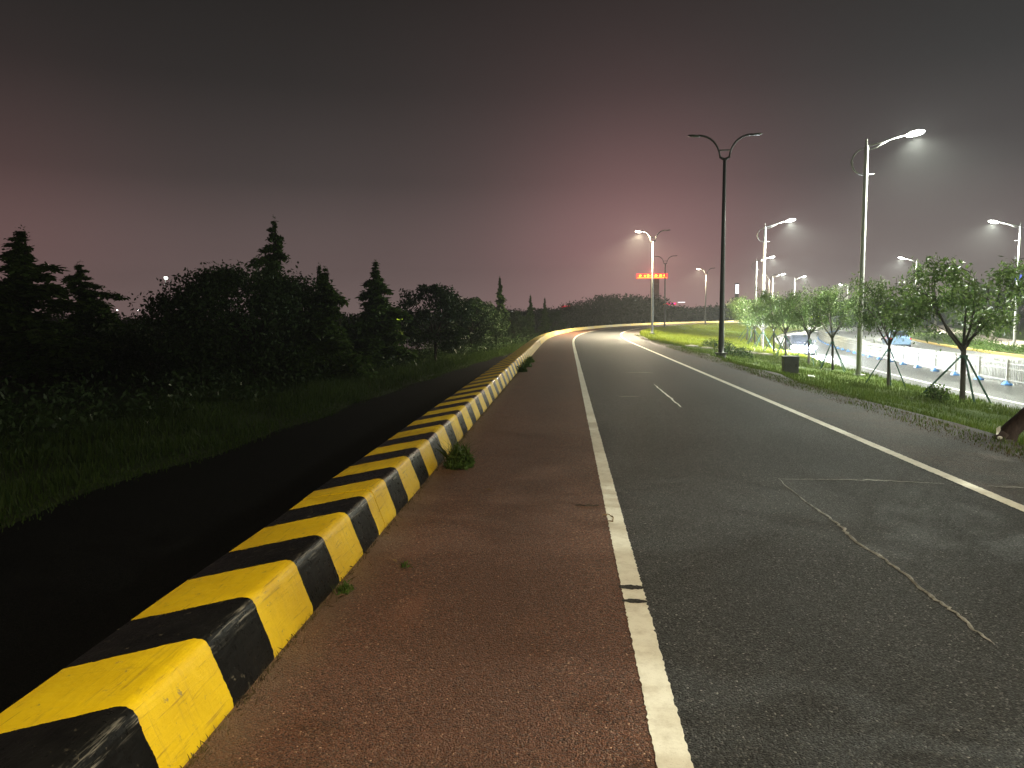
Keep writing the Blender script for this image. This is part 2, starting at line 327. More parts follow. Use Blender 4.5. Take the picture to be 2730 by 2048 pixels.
emit('led_orange', (1, .34, .02), 9); emit('led_red', (1, .03, .02), 5); emit('led_redlow', (1, .02, .06), 1.3); emit('led_magenta', (1, .16, .75), 1.6); emit('led_white', (.95, .97, 1), 2.2); emit('led_blue', (.16, .22, 1), 1.1); emit('lime_glow', (.65, .9, .05), 1.1); emit('window_white', (.9, .95, 1), 4); emit('window_dim', (1, .78, .6), .10); emit('tail_red', (1, .02, .02), 2)

# ------------------------------------------------------------------ ground, roads
V = [(-1330, -60, -3.2), (1330, -60, -3.2), (1330, 1250, -3.2), (-1330, 1250, -3.2)]
tag(obj('ground', new_mesh('ground', V, [(0, 1, 2, 3)], MATS['far_ground'])), kind='structure')
rs_near = [round(-6 + i*.5, 2) for i in range(0, 32)] + [10 + i*1.0 for i in range(0, 145)]
U_KERB, U_L0, U_L1, U_R0, U_R1, U_SH = -1.37, .32, .445, 3.645, 3.765, 5.45
def edge_noise(s): return .18*math.sin(s*.7) + .10*math.sin(s*1.9+1) + .06*math.sin(s*4.3)
strip('red_shoulder', rp, rs_near, [U_KERB-.2, -.6, U_L0+.02], MATS['red_asphalt'], 0.0)
strip('lane', rp, rs_near, [U_L0+.02, 1.5, 2.6, U_R0+.06], MATS['lane_asphalt'], 0.0)
strip('paved_shoulder', rp, rs_near, lambda s: [U_R0+.06, 4.6, U_SH+edge_noise(s)], MATS['shoulder_asphalt'], 0.0)
fine = [i*.02 for i in range(0, 500)] + [10 + i*.05 for i in range(0, 200)] + [20 + i*.5 for i in range(0, 268)]
er = random.Random(3)
def jag(a): return a + er.gauss(0, .0028)
strip('left_edge_line', rp, fine, lambda s: [jag(U_L0), jag(U_L1)], MATS['line_paint'], .004)
strip('right_edge_line', rp, fine, lambda s: [jag(U_R0), jag(U_R1)], MATS['line_paint'], .004)

# main road
ms = [i*2.0 for i in range(6, 150)]
strip('main_road', mp, ms, [V_EDGE, -2.5, 0, 5, 9.5], MATS['main_asphalt'], ZM)
mfine = [14 + i*.5 for i in range(0, 520)]
strip('main_road_line', mp, mfine, [-2.88, -2.72], MATS['main_line_paint'], ZM+.006)
strip('main_road_edge_line', mp, mfine, [-4.25, -4.12], MATS['main_line_paint'], ZM+.006)
for k in range(26):
    s0 = 20 + k*9.0; strip('lane_dash', mp, [s0, s0+2, s0+4], [4.6, 4.75], MATS['main_line_paint'], ZM+.006)
def kerbstrip(name, v0, v1, z0, z1, mat, s0=12, s1=290):
    V = []; Fc = []
    ss = np.arange(s0, s1, 2.0)
    for s in ss: V += [tuple(mp(s, v0, z0)), tuple(mp(s, v0, z1-.02)), tuple(mp(s, v0+.02, z1)), tuple(mp(s, v1, z1)), tuple(mp(s, v1, z0))]
    for i in range(len(ss)-1):
        for j in range(4): Fc.append((i*5+j, i*5+j+1, i*5+5+j+1, i*5+5+j))
    return tag(obj(name, new_mesh(name, V, Fc, mat)), kind='structure')
kerbstrip('main_kerb', V_EDGE-.01, V_EDGE-.22, ZM-.1, ZM+.14, MATS['concrete_pale'])
kerbstrip('far_kerb', 9.51, 9.75, ZM-.1, ZM+.16, MATS['kerb_ochre'])

# verge between the two roads
def vz(t, s):
    b = 0.05*math.sin(s*1.3)*math.sin(t*9) + .04*math.sin(s*.37+2)
    z = -.015 - 1.20*max(0, t)**.78*min(1, t/.14)
    return z + b*min(1, t*6)*min(1, (1-t)*6)
verge_rows = []
vs_ss = [-12 + i*1.0 for i in range(0, 166)]
def verge_pt(s, t):
    a = rp(s, U_SH-.25); m = m_at_y(rp(s, U_SH).y + max(0, s-90)*.10, V_EDGE-.2); b = mp(m, V_EDGE-.2)
    p = a.lerp(b, t); p.z = vz(t, s); return p
strip('verge', lambda s, t: verge_pt(s, t), vs_ss, [i/16 for i in range(17)], [MATS['verge_soil']], lambda s, t, p: p.z)
def verge_xy(x, y):
    "find the verge's height under a point"
    best = None
    for s in np.arange(-10, 152, 1.0):
        a, b = verge_pt(s, 0), verge_pt(s, 1)
        ab = Vector((b.x-a.x, b.y-a.y)); t_ = max(0, min(1, ((x-a.x)*ab.x+(y-a.y)*ab.y)/ab.length_squared)); d = (a.x+ab.x*t_-x)**2+(a.y+ab.y*t_-y)**2
        if best is None or d < best[0]: best = (d, s, t_)
    return vz(best[2], best[1])

# left: low path, grass bank, pond
def path_edge(s): return float(np.interp(s, [-10, 13.7, 17.4, 27.5, 52.9, 90, 150], [-8.9, -8.4, -7.9, -7.4, -5.6, -4.4, -4.2]))
def shore(s): return float(np.interp(s, [-10, 50, 75, 95, 150], [-42, -36, -22, -14, -11]))
ls = [-12 + i*2.0 for i in range(0, 83)]
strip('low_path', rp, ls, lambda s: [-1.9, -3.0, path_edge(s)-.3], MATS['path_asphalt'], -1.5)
def bank_us(s): e_ = path_edge(s)+.12*math.sin(s*.9)+.08*math.sin(s*2.1); h = shore(s); return [e_, e_-.6] + [e_-.6+(h-e_+.6)*k/9 for k in range(1, 9)] + [h, h-3, h-10]
def bank_z(s, u, p=None):
    e_, h = path_edge(s), shore(s)
    if u < h: return -2.2 - min(1.0, (h-u)*.3)
    t_ = (e_-u)/(e_-h); return -1.5 + .05*min(1, (e_-u)/.6 if u < e_ else 0) - .7*max(0, t_-.1)/.9 + .06*math.sin(u*1.3+s*.5)*min(1, max(0, e_-u))
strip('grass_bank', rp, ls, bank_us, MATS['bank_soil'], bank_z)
strip('pond', rp, [-12, 20, 50, 80, 110, 152], lambda s: [shore(s)+1.5, -150, -700], MATS['pond'], -2.25)

# right: planting, pavement and park ground beyond the main road
strip('park_ground', mp, [i*4.0 for i in range(3, 72)], [9.75, 12, 16, 24, 40, 90, 200], MATS['verge_soil'], lambda s, v, p: ZM+.12+.9*min(1, max(0, (v-12)/20))+.12*math.sin(s*.3+v))
strip('park_pavement', mp, [i*2.0 for i in range(8, 120)], lambda s: [13.2+1.2*math.sin(s*.05), 16.0+1.2*math.sin(s*.05)], MATS['pavement'], lambda s, v, p: ZM+.42+.9*min(1, max(0, (v-12)/20)))

# ------------------------------------------------------------------ striped barrier kerb along the ramp
PROF = [(-1.365, -.03), (-1.372, .04), (-1.445, .235), (-1.452, .258), (-1.466, .279), (-1.487, .293), (-1.515, .298), (-1.99, .222), (-2.005, .205), (-2.02, -1.7)]
pv = [0.]
for a, b in zip(PROF, PROF[1:]): pv.append(pv[-1]+math.hypot(b[0]-a[0], b[1]-a[1]))
bar = empty('barrier_kerb', rp(0, -1.7), 'low concrete barrier kerb painted in black and yellow stripes along the road', 'barrier')
joints = [-4.6, .4, 5.4, 11.4, 17.4] + [23.4 + i*8 for i in range(17)]
for a, b in zip(joints, joints[1:]):
    n = max(6, int((b-a)/(.25 if a < 20 else 1.0))); V = []; UV = []; k = len(PROF)
    kr = random.Random(int(a*10)); dz, du = kr.uniform(-.004, .004), kr.uniform(-.004, .004)
    for i in range(n+1):
        s = a+.005+(b-a-.010)*i/n
        for (u, z), w in zip(PROF, pv):
            V.append(tuple(rp(s, u+du+.0025*math.sin(s*3.1+w*7), z+(dz+.003*math.sin(s*2.3) if z > 0 else 0)) - rp(0, -1.7))); UV.append((w, s))
    Fc = [(i*k+j, (i+1)*k+j, (i+1)*k+j+1, i*k+j+1) for i in range(n) for j in range(k-1)] + [tuple(range(k)), tuple(n*k+k-1-j for j in range(k))]
    me = new_mesh('kerb_block', V, Fc, MATS['barrier_paint'], False, uv=UV)
    me.polygons.foreach_set('use_smooth', np.array([1]*(n*(k-1))+[0, 0], bool)); me.set_sharp_from_angle(angle=R(35))
    obj('kerb_block', me, bar)

# ------------------------------------------------------------------ leaves and plants
def quads(P, D, Wd, L, Wt):
    "rhombic leaves: P base, D direction, Wd width direction"
    n = len(P); V = np.empty((n, 4, 3)); V[:, 0] = P; V[:, 1] = P + D*L[:, None]*.45 + Wd*Wt[:, None]; V[:, 2] = P + D*L[:, None]; V[:, 3] = P + D*L[:, None]*.45 - Wd*Wt[:, None]
    return V.reshape(-1, 3), np.arange(4*n).reshape(n, 4)
def unit(a): return a/np.maximum(np.linalg.norm(a, axis=1, keepdims=True), 1e-6)
def leaves(rg, P, L, Wt, droop=.3, spread=1.):
    n = len(P); D = unit(rg.normal(size=(n, 3))*spread + np.array([0, 0, -droop])); Wd = unit(np.cross(D, rg.normal(size=(n, 3))))
    return quads(P, D, Wd, L*rg.uniform(.7, 1.3, n), Wt*rg.uniform(.7, 1.3, n))

def street_tree(seed, H=4.4, Rr=1.9, fork=1.7, nleaf=4600, lean=0.):
    rg = np.random.default_rng(seed); r = random.Random(seed); w = MB(); tips = []
    base = [Vector((0, 0, -.25)), Vector((.02, 0, .5)), Vector((.03+lean*.5, .01, 1.1)), Vector((.03+lean, .02, fork))]
    w.tube(base, [.095, .075, .07, .075], 9)
    nl = r.randint(5, 6)
    for i in range(nl):
        a = 2*math.pi*i/nl + r.uniform(-.3, .3); top = Vector((math.cos(a)*Rr*r.uniform(.35, .75), math.sin(a)*Rr*r.uniform(.35, .75), H*r.uniform(.72, .93))); b0 = base[-1] - Vector((0, 0, r.uniform(0, .25)))
        pts = [b0.lerp(Vector((top.x, top.y, b0.z+(top.z-b0.z)*1.0)), q) + Vector((0, 0, 0)) for q in (0, .25, .5, .75, 1)]
        for j in (1, 2, 3): pts[j] += Vector((math.cos(a)*.22*Rr*math.sin(math.pi*j/4), math.sin(a)*.22*Rr*math.sin(math.pi*j/4), r.uniform(-.05, .05)))
        w.tube(pts, [.045, .036, .028, .02, .01], 6)
        for q in range(7):
            f_ = r.uniform(.25, 1.); k = min(3, int(f_*4)); p0 = pts[k].lerp(pts[k+1], f_*4-k); aa = a + r.uniform(-1.3, 1.3); ln = Rr*r.uniform(.35, .75)*(1.1-f_*.35)
            e1 = p0 + Vector((math.cos(aa)*ln*.6, math.sin(aa)*ln*.6, ln*.35)); e2 = p0 + Vector((math.cos(aa)*ln, math.sin(aa)*ln, ln*r.uniform(.15, .5)))
            w.tube([p0, e1, e2], [.014, .009, .004], 4, False)
            for g in range(5):
                tips.append(p0.lerp(e2, r.uniform(.35, 1.08)) + Vector((r.gauss(0, .13), r.gauss(0, .13), r.gauss(0, .10))))
    T = np.array(tips); wgt = rg.dirichlet(np.full(len(T), 1.6)); idx = rg.choice(len(T), nleaf, p=wgt)
    P = T[idx] + rg.normal(size=(nleaf, 3))*np.array([.17, .17, .13])
    P[:, 2] -= rg.exponential(.10, nleaf); P = P[P[:, 2] > fork*.75 + rg.exponential(.12, nleaf)]; LV, LF = leaves(rg, P, .165, .026, .45)
    return w.mesh('trunk', MATS['bark_grey'], True), new_mesh('crown', LV, LF, MATS['street_leaf'])

def conifer(seed, H, Rr, nleaf, z0=.08, droop=.28, gap=.12):
    rg = np.random.default_rng(seed); r = random.Random(seed); w = MB()
    w.tube([(0, 0, -.3), (r.uniform(-.04, .04), 0, H*.4), (r.uniform(-.1, .1), r.uniform(-.1, .1), H*.99)], [.14*H/7, .09*H/7, .012], 7); P = []
    nb = int(46*H/6); per = max(8, 2*nleaf//nb)
    for i in range(nb):
        f_ = z0 + (1-z0)*(i+r.random())/nb; z = H*f_; a = r.uniform(0, 2*math.pi); env = (1-f_)**.92*1.05 + .012
        if f_ < .2: env *= .75+f_
        ln = Rr*env*r.choice([.55, .75, .9, 1.0, 1.12])*r.uniform(.85, 1.1)
        if r.random() < gap: ln *= .4
        if r.random() < .12: ln *= 1.3
        up = ln*r.uniform(.05, .35); e1 = Vector((math.cos(a)*ln*.55, math.sin(a)*ln*.55, z+up)); e2 = Vector((math.cos(a)*ln, math.sin(a)*ln, z+up-ln*droop*r.uniform(.6, 1.5)))
        w.tube([(0, 0, z), e1, e2], [.022, .014, .004], 4, False)
        q = rg.random(per)**.75; p0 = np.array([0, 0, z]); A, B_ = np.array(e1), np.array(e2)
        L_ = np.where(q[:, None] < .5, p0+(A-p0)*(q[:, None]*2), A+(B_-A)*((q[:, None]-.5)*2)); sg = .02+.085*ln
        P.append(L_ + rg.normal(size=(per, 3))*np.array([sg, sg, sg*.7]) - np.array([0, 0, 1])*np.abs(rg.normal(size=(per, 1)))*.12*min(1, ln))
    P = np.concatenate(P); P = np.concatenate([P, np.stack([rg.normal(0, .035, 60), rg.normal(0, .035, 60), H*rg.uniform(.9, 1.03, 60)], 1)]); tp = np.clip((H-P[:, 2])/(.30*H), 0, 1)*.72+.28; LV, LF = leaves(rg, P, .23*tp, .05*tp, .9, .8)
    return w.mesh('trunk', MATS['bark_dark'], True), new_mesh('crown', LV, LF, MATS['needle_leaf'])

def broad_tree(seed, H, Rx, nleaf, zc=.55, mat='dark_leaf', size=.20, nclump=110, trunk=True, bark_='bark_dark'):
    rg = np.random.default_rng(seed); r = random.Random(seed); w = MB()
    w.tube([(0, 0, -.4), (.05, 0, H*.25), (0, .05, H*.5)], [.05*H*.55, .04*H*.5, .02*H*.5], 8)
    rz_ = H*(1-zc)*1.0; C = []
    lob = [(unit(rg.normal(size=(1, 3)))[0], r.uniform(.75, 1.12)) for _ in range(9)]
    while len(C) < nclump:
        d = unit(rg.normal(size=(1, 3)))[0]
        if d[2] < -.75: continue
        k = 1.0
        for ld, am in lob:
            c_ = float(d@ld)
            if c_ > .72: k = am
        rad = k*r.uniform(.55, 1.)**.5; C.append((d[0]*Rx*rad, d[1]*Rx*rad, H*zc+d[2]*rad*(rz_ if d[2] > 0 else H*zc*.95)))
    C = np.array(C)
    for c in C[:14]: w.tube([(0, 0, H*.35), tuple(np.array(c)*.5+np.array([0, 0, H*.2])), tuple(c)], [.05*H*.22, .03*H*.2, .01], 5, False)
    idx = rg.integers(0, len(C), nleaf); sc = rg.uniform(.5, 1.4, len(C))*Rx*.13
    P = C[idx] + np.clip(rg.normal(size=(nleaf, 3)), -1.7, 1.7)*sc[idx][:, None]*np.array([1, 1, .62]); LV, LF = leaves(rg, P, size, size*.24, .35)
    return w.mesh('trunk', MATS[bark_], True), new_mesh('crown', LV, LF, MATS[mat])

def put_tree(name, meshes, loc, label, group=None, cat='tree', rz=0., sc=(1, 1, 1)):
    o = empty(name, loc, label, cat, group, rz); o.scale = sc; obj('trunk', meshes[0], o); obj('crown', meshes[1], o); return o

# street trees on the verge, each tied to stakes
ST = [street_tree(11), street_tree(12, 4.5, 1.75), street_tree(13, 4.3, 1.8)]
def stake_mesh(): return MB().tube([(0, 0, -.25), (0, 0, .6), (0, 0, 1.0)], [.030, .028, .026], 6).mesh('stake', MATS['stake_green'])
stake_me = stake_mesh(); band_me = MB().lathe([(.105, 0), (.115, .02), (.115, .07), (.105, .09)], 10).mesh('tie_band', MATS['stake_green'])
spots = [(12.1, 23.5, 0, 'street tree nearest the camera, dark crown, opposite the blue-footed fence panels', 1.02),
 (11.25, 26.7, 1, 'street tree with pale open crown, second along the verge from the near end', .62),
 (12.0, 34.3, 2, 'small staked street tree just left of the tall white lamp post by the fence', .68),
 (12.3, 38.6, 0, 'staked street tree beside the oncoming car, fourth along the verge', .72),
 (13.0, 45.0, 1, 'staked street tree left of the oncoming car, fifth along the verge', .75),
 (13.8, 50.5, 2, 'staked street tree sixth along the verge, in front of a white lamp post', .78),
 (14.5, 56.0, 0, 'staked street tree seventh along the verge, among the green stakes', .85),
 (15.4, 61.8, 1, 'staked street tree eighth along the verge, among the green stakes', .9),
 (16.5, 67.6, 2, 'staked street tree ninth along the verge, near its far end', .9),
 (17.6, 74.0, 0, 'farthest staked street tree of the verge row, before the dark woods', .95)]
for i, (x, y, k, lab, wsc) in enumerate(spots):
    z = verge_xy(x, y); r_ = random.Random(i+50)
    o = put_tree('street_tree', ST[k], (x, y, z), lab,  'staked street trees on the verge', rz=[.4, 2.6, 4.4, 1.5, 5.2, .9, 3.3, 2.1, 5.9, .2][i], sc=(wsc, wsc, [1.06, .98, .94, .93, .93, .95, .95, .95, 1, 1][i]))
    o.rotation_euler.x = r_.uniform(-.05, .05); o.rotation_euler.y = r_.uniform(-.05, .05)
    obj('tie_band', band_me, o, (.03, .01, 1.28))
    n = 4 if i in (2, 4, 5, 6, 7) else 3
    for q in range(n):
        a = 2*math.pi*q/n + r_.uniform(-.2, .2) - o.rotation_euler.z + .35; fx, fy = math.cos(a)*1.15, math.sin(a)*1.15
        wx, wy = x+math.cos(a+o.rotation_euler.z)*1.15, y+math.sin(a+o.rotation_euler.z)*1.15
        s_ = obj('stake', stake_me, o); b0 = Vector((fx, fy, max(-.4, min(.35, verge_xy(wx, wy)-z)))); t0 = Vector((.06*math.cos(a)+.03, .06*math.sin(a), 1.36)); d = t0-b0
        s_.location = b0; s_.rotation_mode = 'QUATERNION'; s_.rotation_quaternion = d.to_track_quat('Z', 'Y'); s_.scale = (1, 1, d.length)

# big leaning tree at the edge of the shoulder, its crown over the verge
def leaning_tree():
    o = empty('leaning_tree', (5.58, 9.7, -.03), 'thick dark tree trunk leaning out of the grass beside the paved shoulder', 'tree')
    w = MB(); w.tube([(-.03, .03, -.3), (-.02, .02, .03), (.03, .0, .14), (.22, -.04, .36), (.62, -.18, .80), (1.10, -1.0, 1.65), (1.55, -2.6, 2.8), (1.9, -3.8, 3.9)], [.16, .125, .105, .098, .098, .10, .09, .05], 12)
    w.tube([(-.06, -.02, .07), (-.16, -.05, .0), (-.24, -.06, -.10)], [.08, .05, .02], 7)
    rg = np.random.default_rng(5); C = []
    for q in range(8):
        a = q*.8; e2 = Vector((2.1+math.cos(a)*1.5, -4.4+math.sin(a)*1.6, 4.3+.5*math.sin(q*2.1))); w.tube([(1.55, -2.6, 2.8), tuple(Vector((1.8, -3.5, 3.6)).lerp(e2, .4)), tuple(e2)], [.06, .04, .015], 5, False)
        for _ in range(7): C.append(np.array(e2)+rg.normal(size=3)*np.array([.5, .5, .35]))
    C = np.array(C); P = C[rg.integers(0, len(C), 5200)] + rg.normal(size=(5200, 3))*.24; LV, LF = leaves(rg, P, .17, .04, .4)
    obj('trunk', w.mesh('trunk', MATS['bark_dark'], True), o); obj('crown', new_mesh('crown', LV, LF, MATS['street_leaf']), o)
leaning_tree()

# dark trees of the left bank
def left_z(x, y): return bank_z(y, x)
CO = [conifer(21, 7.4, 2.0, 6500), conifer(22, 6.0, 1.25, 6500, droop=.5), conifer(23, 7.0, .85, 4200, z0=.25, gap=.25), conifer(24, 5.4, 1.5, 7000, droop=.45)]
BT = [broad_tree(31, 5.9, 4.1, 26000), broad_tree(32, 4.6, 2.0, 9000, nclump=60), broad_tree(33, 4.2, 1.6, 7000, nclump=50)]
left_trees = [
 ('conifer', CO[0], (-27.4, 36), 8.0, 'wide dark conifer at the far-left end of the tree line', 'bank conifers'),
 ('conifer', CO[0], (-28.6, 42), 6.8, 'shorter dark conifer between the wide far-left one and the big round tree', 'bank conifers'),
 ('broadleaf_tree', BT[0], (-14.7, 34.0), 5.95, 'big round dark broadleaf tree, largest of the left bank', 'bank broadleaf trees'),
 ('conifer', CO[0], (-16.1, 40.5), 8.7, 'tall dark spire of a conifer rising behind the big round tree', 'bank conifers'),
 ('conifer', CO[3], (-11.2, 34), 5.3, 'bushy green conifer lit at the foot of the big round tree', 'bank conifers'),
 ('conifer', CO[2], (-12.8, 38), 5.8, 'slim conifer poking up at the right shoulder of the big round tree', 'bank conifers'),
 ('conifer', CO[1], (-10.6, 41), 6.1, 'shaggy drooping conifer standing alone beside the pond gap', 'bank conifers'),
 ('broadleaf_tree', BT[1], (-8.6, 48.0), 5.1, 'bushy green tree right of the pond gap', 'bank broadleaf trees'),
 ('broadleaf_tree', BT[1], (-8.0, 62), 4.6, 'dark rounded tree behind the bushy green one', 'bank broadleaf trees'),
 ('broadleaf_tree', BT[2], (-6.9, 67.0), 4.2, 'low dark tree at the foot of the slim tall conifer', 'bank broadleaf trees'),
 ('conifer', CO[2], (-6.7, 75.0), 7.0, 'slim tall conifer with a tiered crown right of the bushy trees', 'bank conifers'),
 ('conifer', CO[2], (-4.1, 85.0), 5.5, 'small slim conifer, left one of the pair before the bend', 'bank conifers'),
 ('conifer', CO[2], (-2.6, 90.0), 5.3, 'small slim conifer, right one of the pair before the bend', 'bank conifers'),
 ('broadleaf_tree', BT[2], (-5.6, 80.0), 3.6, 'low bushy tree just left of the small conifer pair', 'bank broadleaf trees'),
 ('broadleaf_tree', BT[2], (-1.6, 92.0), 3.7, 'low bushy tree under the small conifer pair before the bend', 'bank broadleaf trees'),
]
hh = {id(CO[0]): 7.4, id(CO[1]): 6.0, id(CO[2]): 7.0, id(CO[3]): 5.4, id(BT[0]): 5.9, id(BT[1]): 4.6, id(BT[2]): 4.2}
for i, (nm, me, (x, y), H, lab, grp) in enumerate(left_trees):
    k = H/hh[id(me)]; kx = k*{0: 2.4, 1: 2.2, 3: 1.2, 4: 1.65, 6: 1.9, 5: 1.3, 10: 1.25, 11: 1.3, 12: 1.3, 7: 1.05, 8: 1.1}.get(i, 1.0)
    put_tree(nm, me, (x, y, left_z(x - float(np.interp(y, RY, RX)), y)-.05), lab, grp, rz=i*1.7+.3, sc=(kx, kx, k))
# undergrowth along the foot of the trees
rg = np.random.default_rng(77); P = []
for _ in range(330):
    y = rg.uniform(14, 95); e_ = path_edge(y); u = e_ - rg.uniform(3.5, 16)*(1 if y < 55 else .35); x = rp(y, u).x; yy = rp(y, u).y
    n = 70; P.append(np.stack([rg.normal(x, .55, n), rg.normal(yy, .55, n), bank_z(y, u)+np.abs(rg.normal(.35, .38, n))], 1))
P = np.concatenate(P); LV, LF = leaves(rg, P, .24, .05, .1); tag(obj('undergrowth', new_mesh('undergrowth', LV, LF, MATS['dark_leaf'])), 'dark tangled undergrowth at the foot of the left bank trees', 'undergrowth', kind='stuff')

P = []
for _ in range(420):
    y = rg.uniform(40, 60); ang = rg.uniform(-.82, -.245); x = ang*y; H = 2.85 + .6*math.sin(x*.9)+.4*math.sin(x*2.3+1)
    for c in range(3):
        n = 46; P.append(np.stack([rg.normal(x, .8, n), rg.normal(y, .8, n), -1.9+np.clip(rg.normal(H*rg.uniform(.15, .9), .4, n), 0, H)], 1))
P = np.concatenate(P); LV, LF = leaves(rg, P, .30, .08, .2); tag(obj('thicket', new_mesh('thicket', LV, LF, MATS['dark_leaf'])), 'black thicket filling the left bank behind the conifers', 'thicket', kind='stuff')

# woods behind the bend, one mass
rg = np.random.default_rng(88); P = []
prof = [(1400, 825), (1490, 822), (1530, 808), (1580, 790), (1640, 785), (1700, 787), (1740, 797), (1770, 812), (1820, 822), (1870, 822), (1905, 806), (1940, 822), (1990, 808), (2060, 800), (2150, 812), (2300, 806)]
for px in range(1180, 2500, 11):
    dpt = rg.uniform(190, 230); top = np.interp(px, [p_[0] for p_ in prof], [p_[1] for p_ in prof]) if px > 1400 else 826
    x = (px-1510)/1972*dpt; H = 1.6 + (840-top)/1972*dpt + 3.0 - rg.uniform(0, .9)
    for c in range(16):
        cx, cyy, cz = rg.normal(x, 2.0), rg.normal(dpt, 3), -3 + H*rg.uniform(.05, .92); n = 62
        P.append(np.stack([rg.normal(cx, 1.1, n), rg.normal(cyy, 1.1, n), np.minimum(rg.normal(cz, .7, n), -3+H)], 1))
P = np.concatenate(P); LV, LF = leaves(rg, P, .75, .20, .2); tag(obj('far_woods', new_mesh('far_woods', LV, LF, MATS['dark_leaf'])), 'dark far-off woods behind the bend of the road', 'woods', kind='stuff')
P = []
for px in range(-260, 1500, 16):      # far shore of the pond
    dpt = rg.uniform(255, 300); x = (px-1510)/1972*dpt; H = 5.2+1.6*math.sin(px*.011)+rg.uniform(-.7, .9)
    for c in range(9):
        cx, cyy, cz = rg.normal(x, 2.2), rg.normal(dpt, 3), -3+H*rg.uniform(.05, .95); n = 40
        P.append(np.stack([rg.normal(cx, 1.3, n), rg.normal(cyy, 1.3, n), rg.normal(cz, .7, n)], 1))
P = np.concatenate(P); LV, LF = leaves(rg, P, .95, .26, .2); tag(obj('shore_woods', new_mesh('shore_woods', LV, LF, MATS['dark_leaf'])), 'low dark woods along the far shore of the pond', 'woods', kind='stuff')

# grass blades
def blades(rg, P, h, w, lean=.45):
    n = len(P); a = rg.uniform(0, 2*math.pi, n); hh_ = h*rg.uniform(.5, 1.35, n); ww = w*rg.uniform(.7, 1.3, n); b = rg.uniform(0, 2*math.pi, n); ln = hh_*lean*np.abs(rg.normal(0, .8, n))
    V = np.empty((n, 5, 3)); dx, dy = np.cos(a)*ww, np.sin(a)*ww; lx, ly = np.cos(b)*ln, np.sin(b)*ln
    V[:, 0] = P + np.stack([dx, dy, 0*a], 1); V[:, 1] = P - np.stack([dx, dy, 0*a], 1); mid = P + np.stack([lx*.4, ly*.4, hh_*.6], 1)
    V[:, 2] = mid - np.stack([dx, dy, 0*a], 1)*.7; V[:, 3] = P + np.stack([lx, ly, hh_], 1); V[:, 4] = mid + np.stack([dx, dy, 0*a], 1)*.7
    return V.reshape(-1, 3), np.arange(5*n).reshape(n, 5)
rg = np.random.default_rng(101)
def verge_grass(name, n, s0, s1, t0, t1, h, w, mat, label, pw=1., clump=True):
    ss = s0+(s1-s0)*rg.random(n)**pw; tt = t0+(t1-t0)*rg.random(n)
    grid_s = np.arange(-12, 153, .5); A = np.array([tuple(verge_pt(s, 0)) for s in grid_s]); B_ = np.array([tuple(verge_pt(s, 1)) for s in grid_s])
    a = np.stack([np.interp(ss, grid_s, A[:, k]) for k in range(2)], 1); b = np.stack([np.interp(ss, grid_s, B_[:, k]) for k in range(2)], 1); xy = a+(b-a)*tt[:, None]
    z = np.where(tt < .03, .0, -.015 - 1.20*np.maximum(0, tt)**.78*np.minimum(1, np.maximum(0, tt)/.14))
    den = .5+.5*np.sin(xy[:, 0]*2.1+np.sin(xy[:, 1]*.9)*2)*np.sin(xy[:, 1]*1.3+1.7); keep = rg.random(n) < (.35+.65*den if clump else 1)
    P = np.concatenate([xy, z[:, None]], 1)[keep]; hs = h*(.7+.6*den[keep]); V, Fc = blades(rg, P, hs, w); tag(obj(name, new_mesh(name, V, Fc, MATS[mat])), label, 'grass', kind='stuff')
verge_grass('verge_grass', 70000, 6, 48, .06, 1., .11, .007, 'verge_blade', 'rough green grass covering the verge between the two roads', 1.5)
verge_grass('verge_edge_grass', 16000, 5, 60, -.05, .10, .032, .0035, 'dry_blade', 'thin dry grass creeping over the edge of the paved shoulder', 1.3)
verge_grass('verge_fringe_grass', 26000, 6, 60, -.035, .14, .045, .0045, 'verge_blade', 'short sparse grass along the edge of the paved shoulder', 1.4)
verge_grass('lawn_grass', 60000, 46, 135, .0, 1., .14, .014, 'lawn_blade', 'bright mown lawn inside the bend of the road', 1.2, False)
n = 60000; yy = 8 + 82*rg.random(n)**1.25; ee = np.array([path_edge(y) for y in yy]); uu = ee - 9.0*rg.random(n)**1.6*np.where(yy < 55, 1, .5) + .12*np.sin(yy*.9) + rg.normal(0, .14, n)
xx = np.interp(yy, RY, RX)+uu; den = .5+.5*np.sin(xx*1.3+np.sin(yy*.6)*2)*np.sin(yy*.8); zz = np.array([bank_z(y, u) for y, u in zip(yy, uu)]); V, Fc = blades(rg, np.stack([xx, yy, zz-.02], 1), .30*(.5+den)*np.clip((ee-uu)/.8, .3, 1), .012, .5)
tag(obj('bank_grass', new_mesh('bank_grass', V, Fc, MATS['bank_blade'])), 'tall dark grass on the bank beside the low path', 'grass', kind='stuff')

# weeds at the foot of the barrier
def weed(s, u, rad, h, n, label, seed, mat='shrub_leaf', ln=.05):
    g = np.random.default_rng(seed); p0 = rp(s, u, 0); o = empty('weed', p0, label, 'weed', 'weeds along the barrier'); k = n//3
    a = g.uniform(0, 6.28, n); q = np.sqrt(g.random(n))*rad; P = np.stack([np.cos(a)*q*.8+.02, np.sin(a)*q*1.2, (1-(q/rad)**2)*h*g.uniform(.15, 1., n)], 1); LV, LF = leaves(g, P, ln, ln*.2, -.35)
    SV, SF = blades(g, np.stack([g.normal(0, rad*.3, k), g.normal(0, rad*.4, k), np.zeros(k)], 1), h*1.1, .0028, .8)
    obj('foliage', new_mesh('foliage', LV, LF, MATS[mat]), o); obj('stem', new_mesh('stem', SV, SF, MATS['verge_blade']), o)
weed(7.75, -1.16, .19, .22, 900, 'bushy green weed growing at the foot of the striped barrier', 1, ln=.055)
weed(4.12, -1.31, .055, .05, 90, 'tiny weed sprouting at the near black stripe of the barrier', 2, ln=.03)
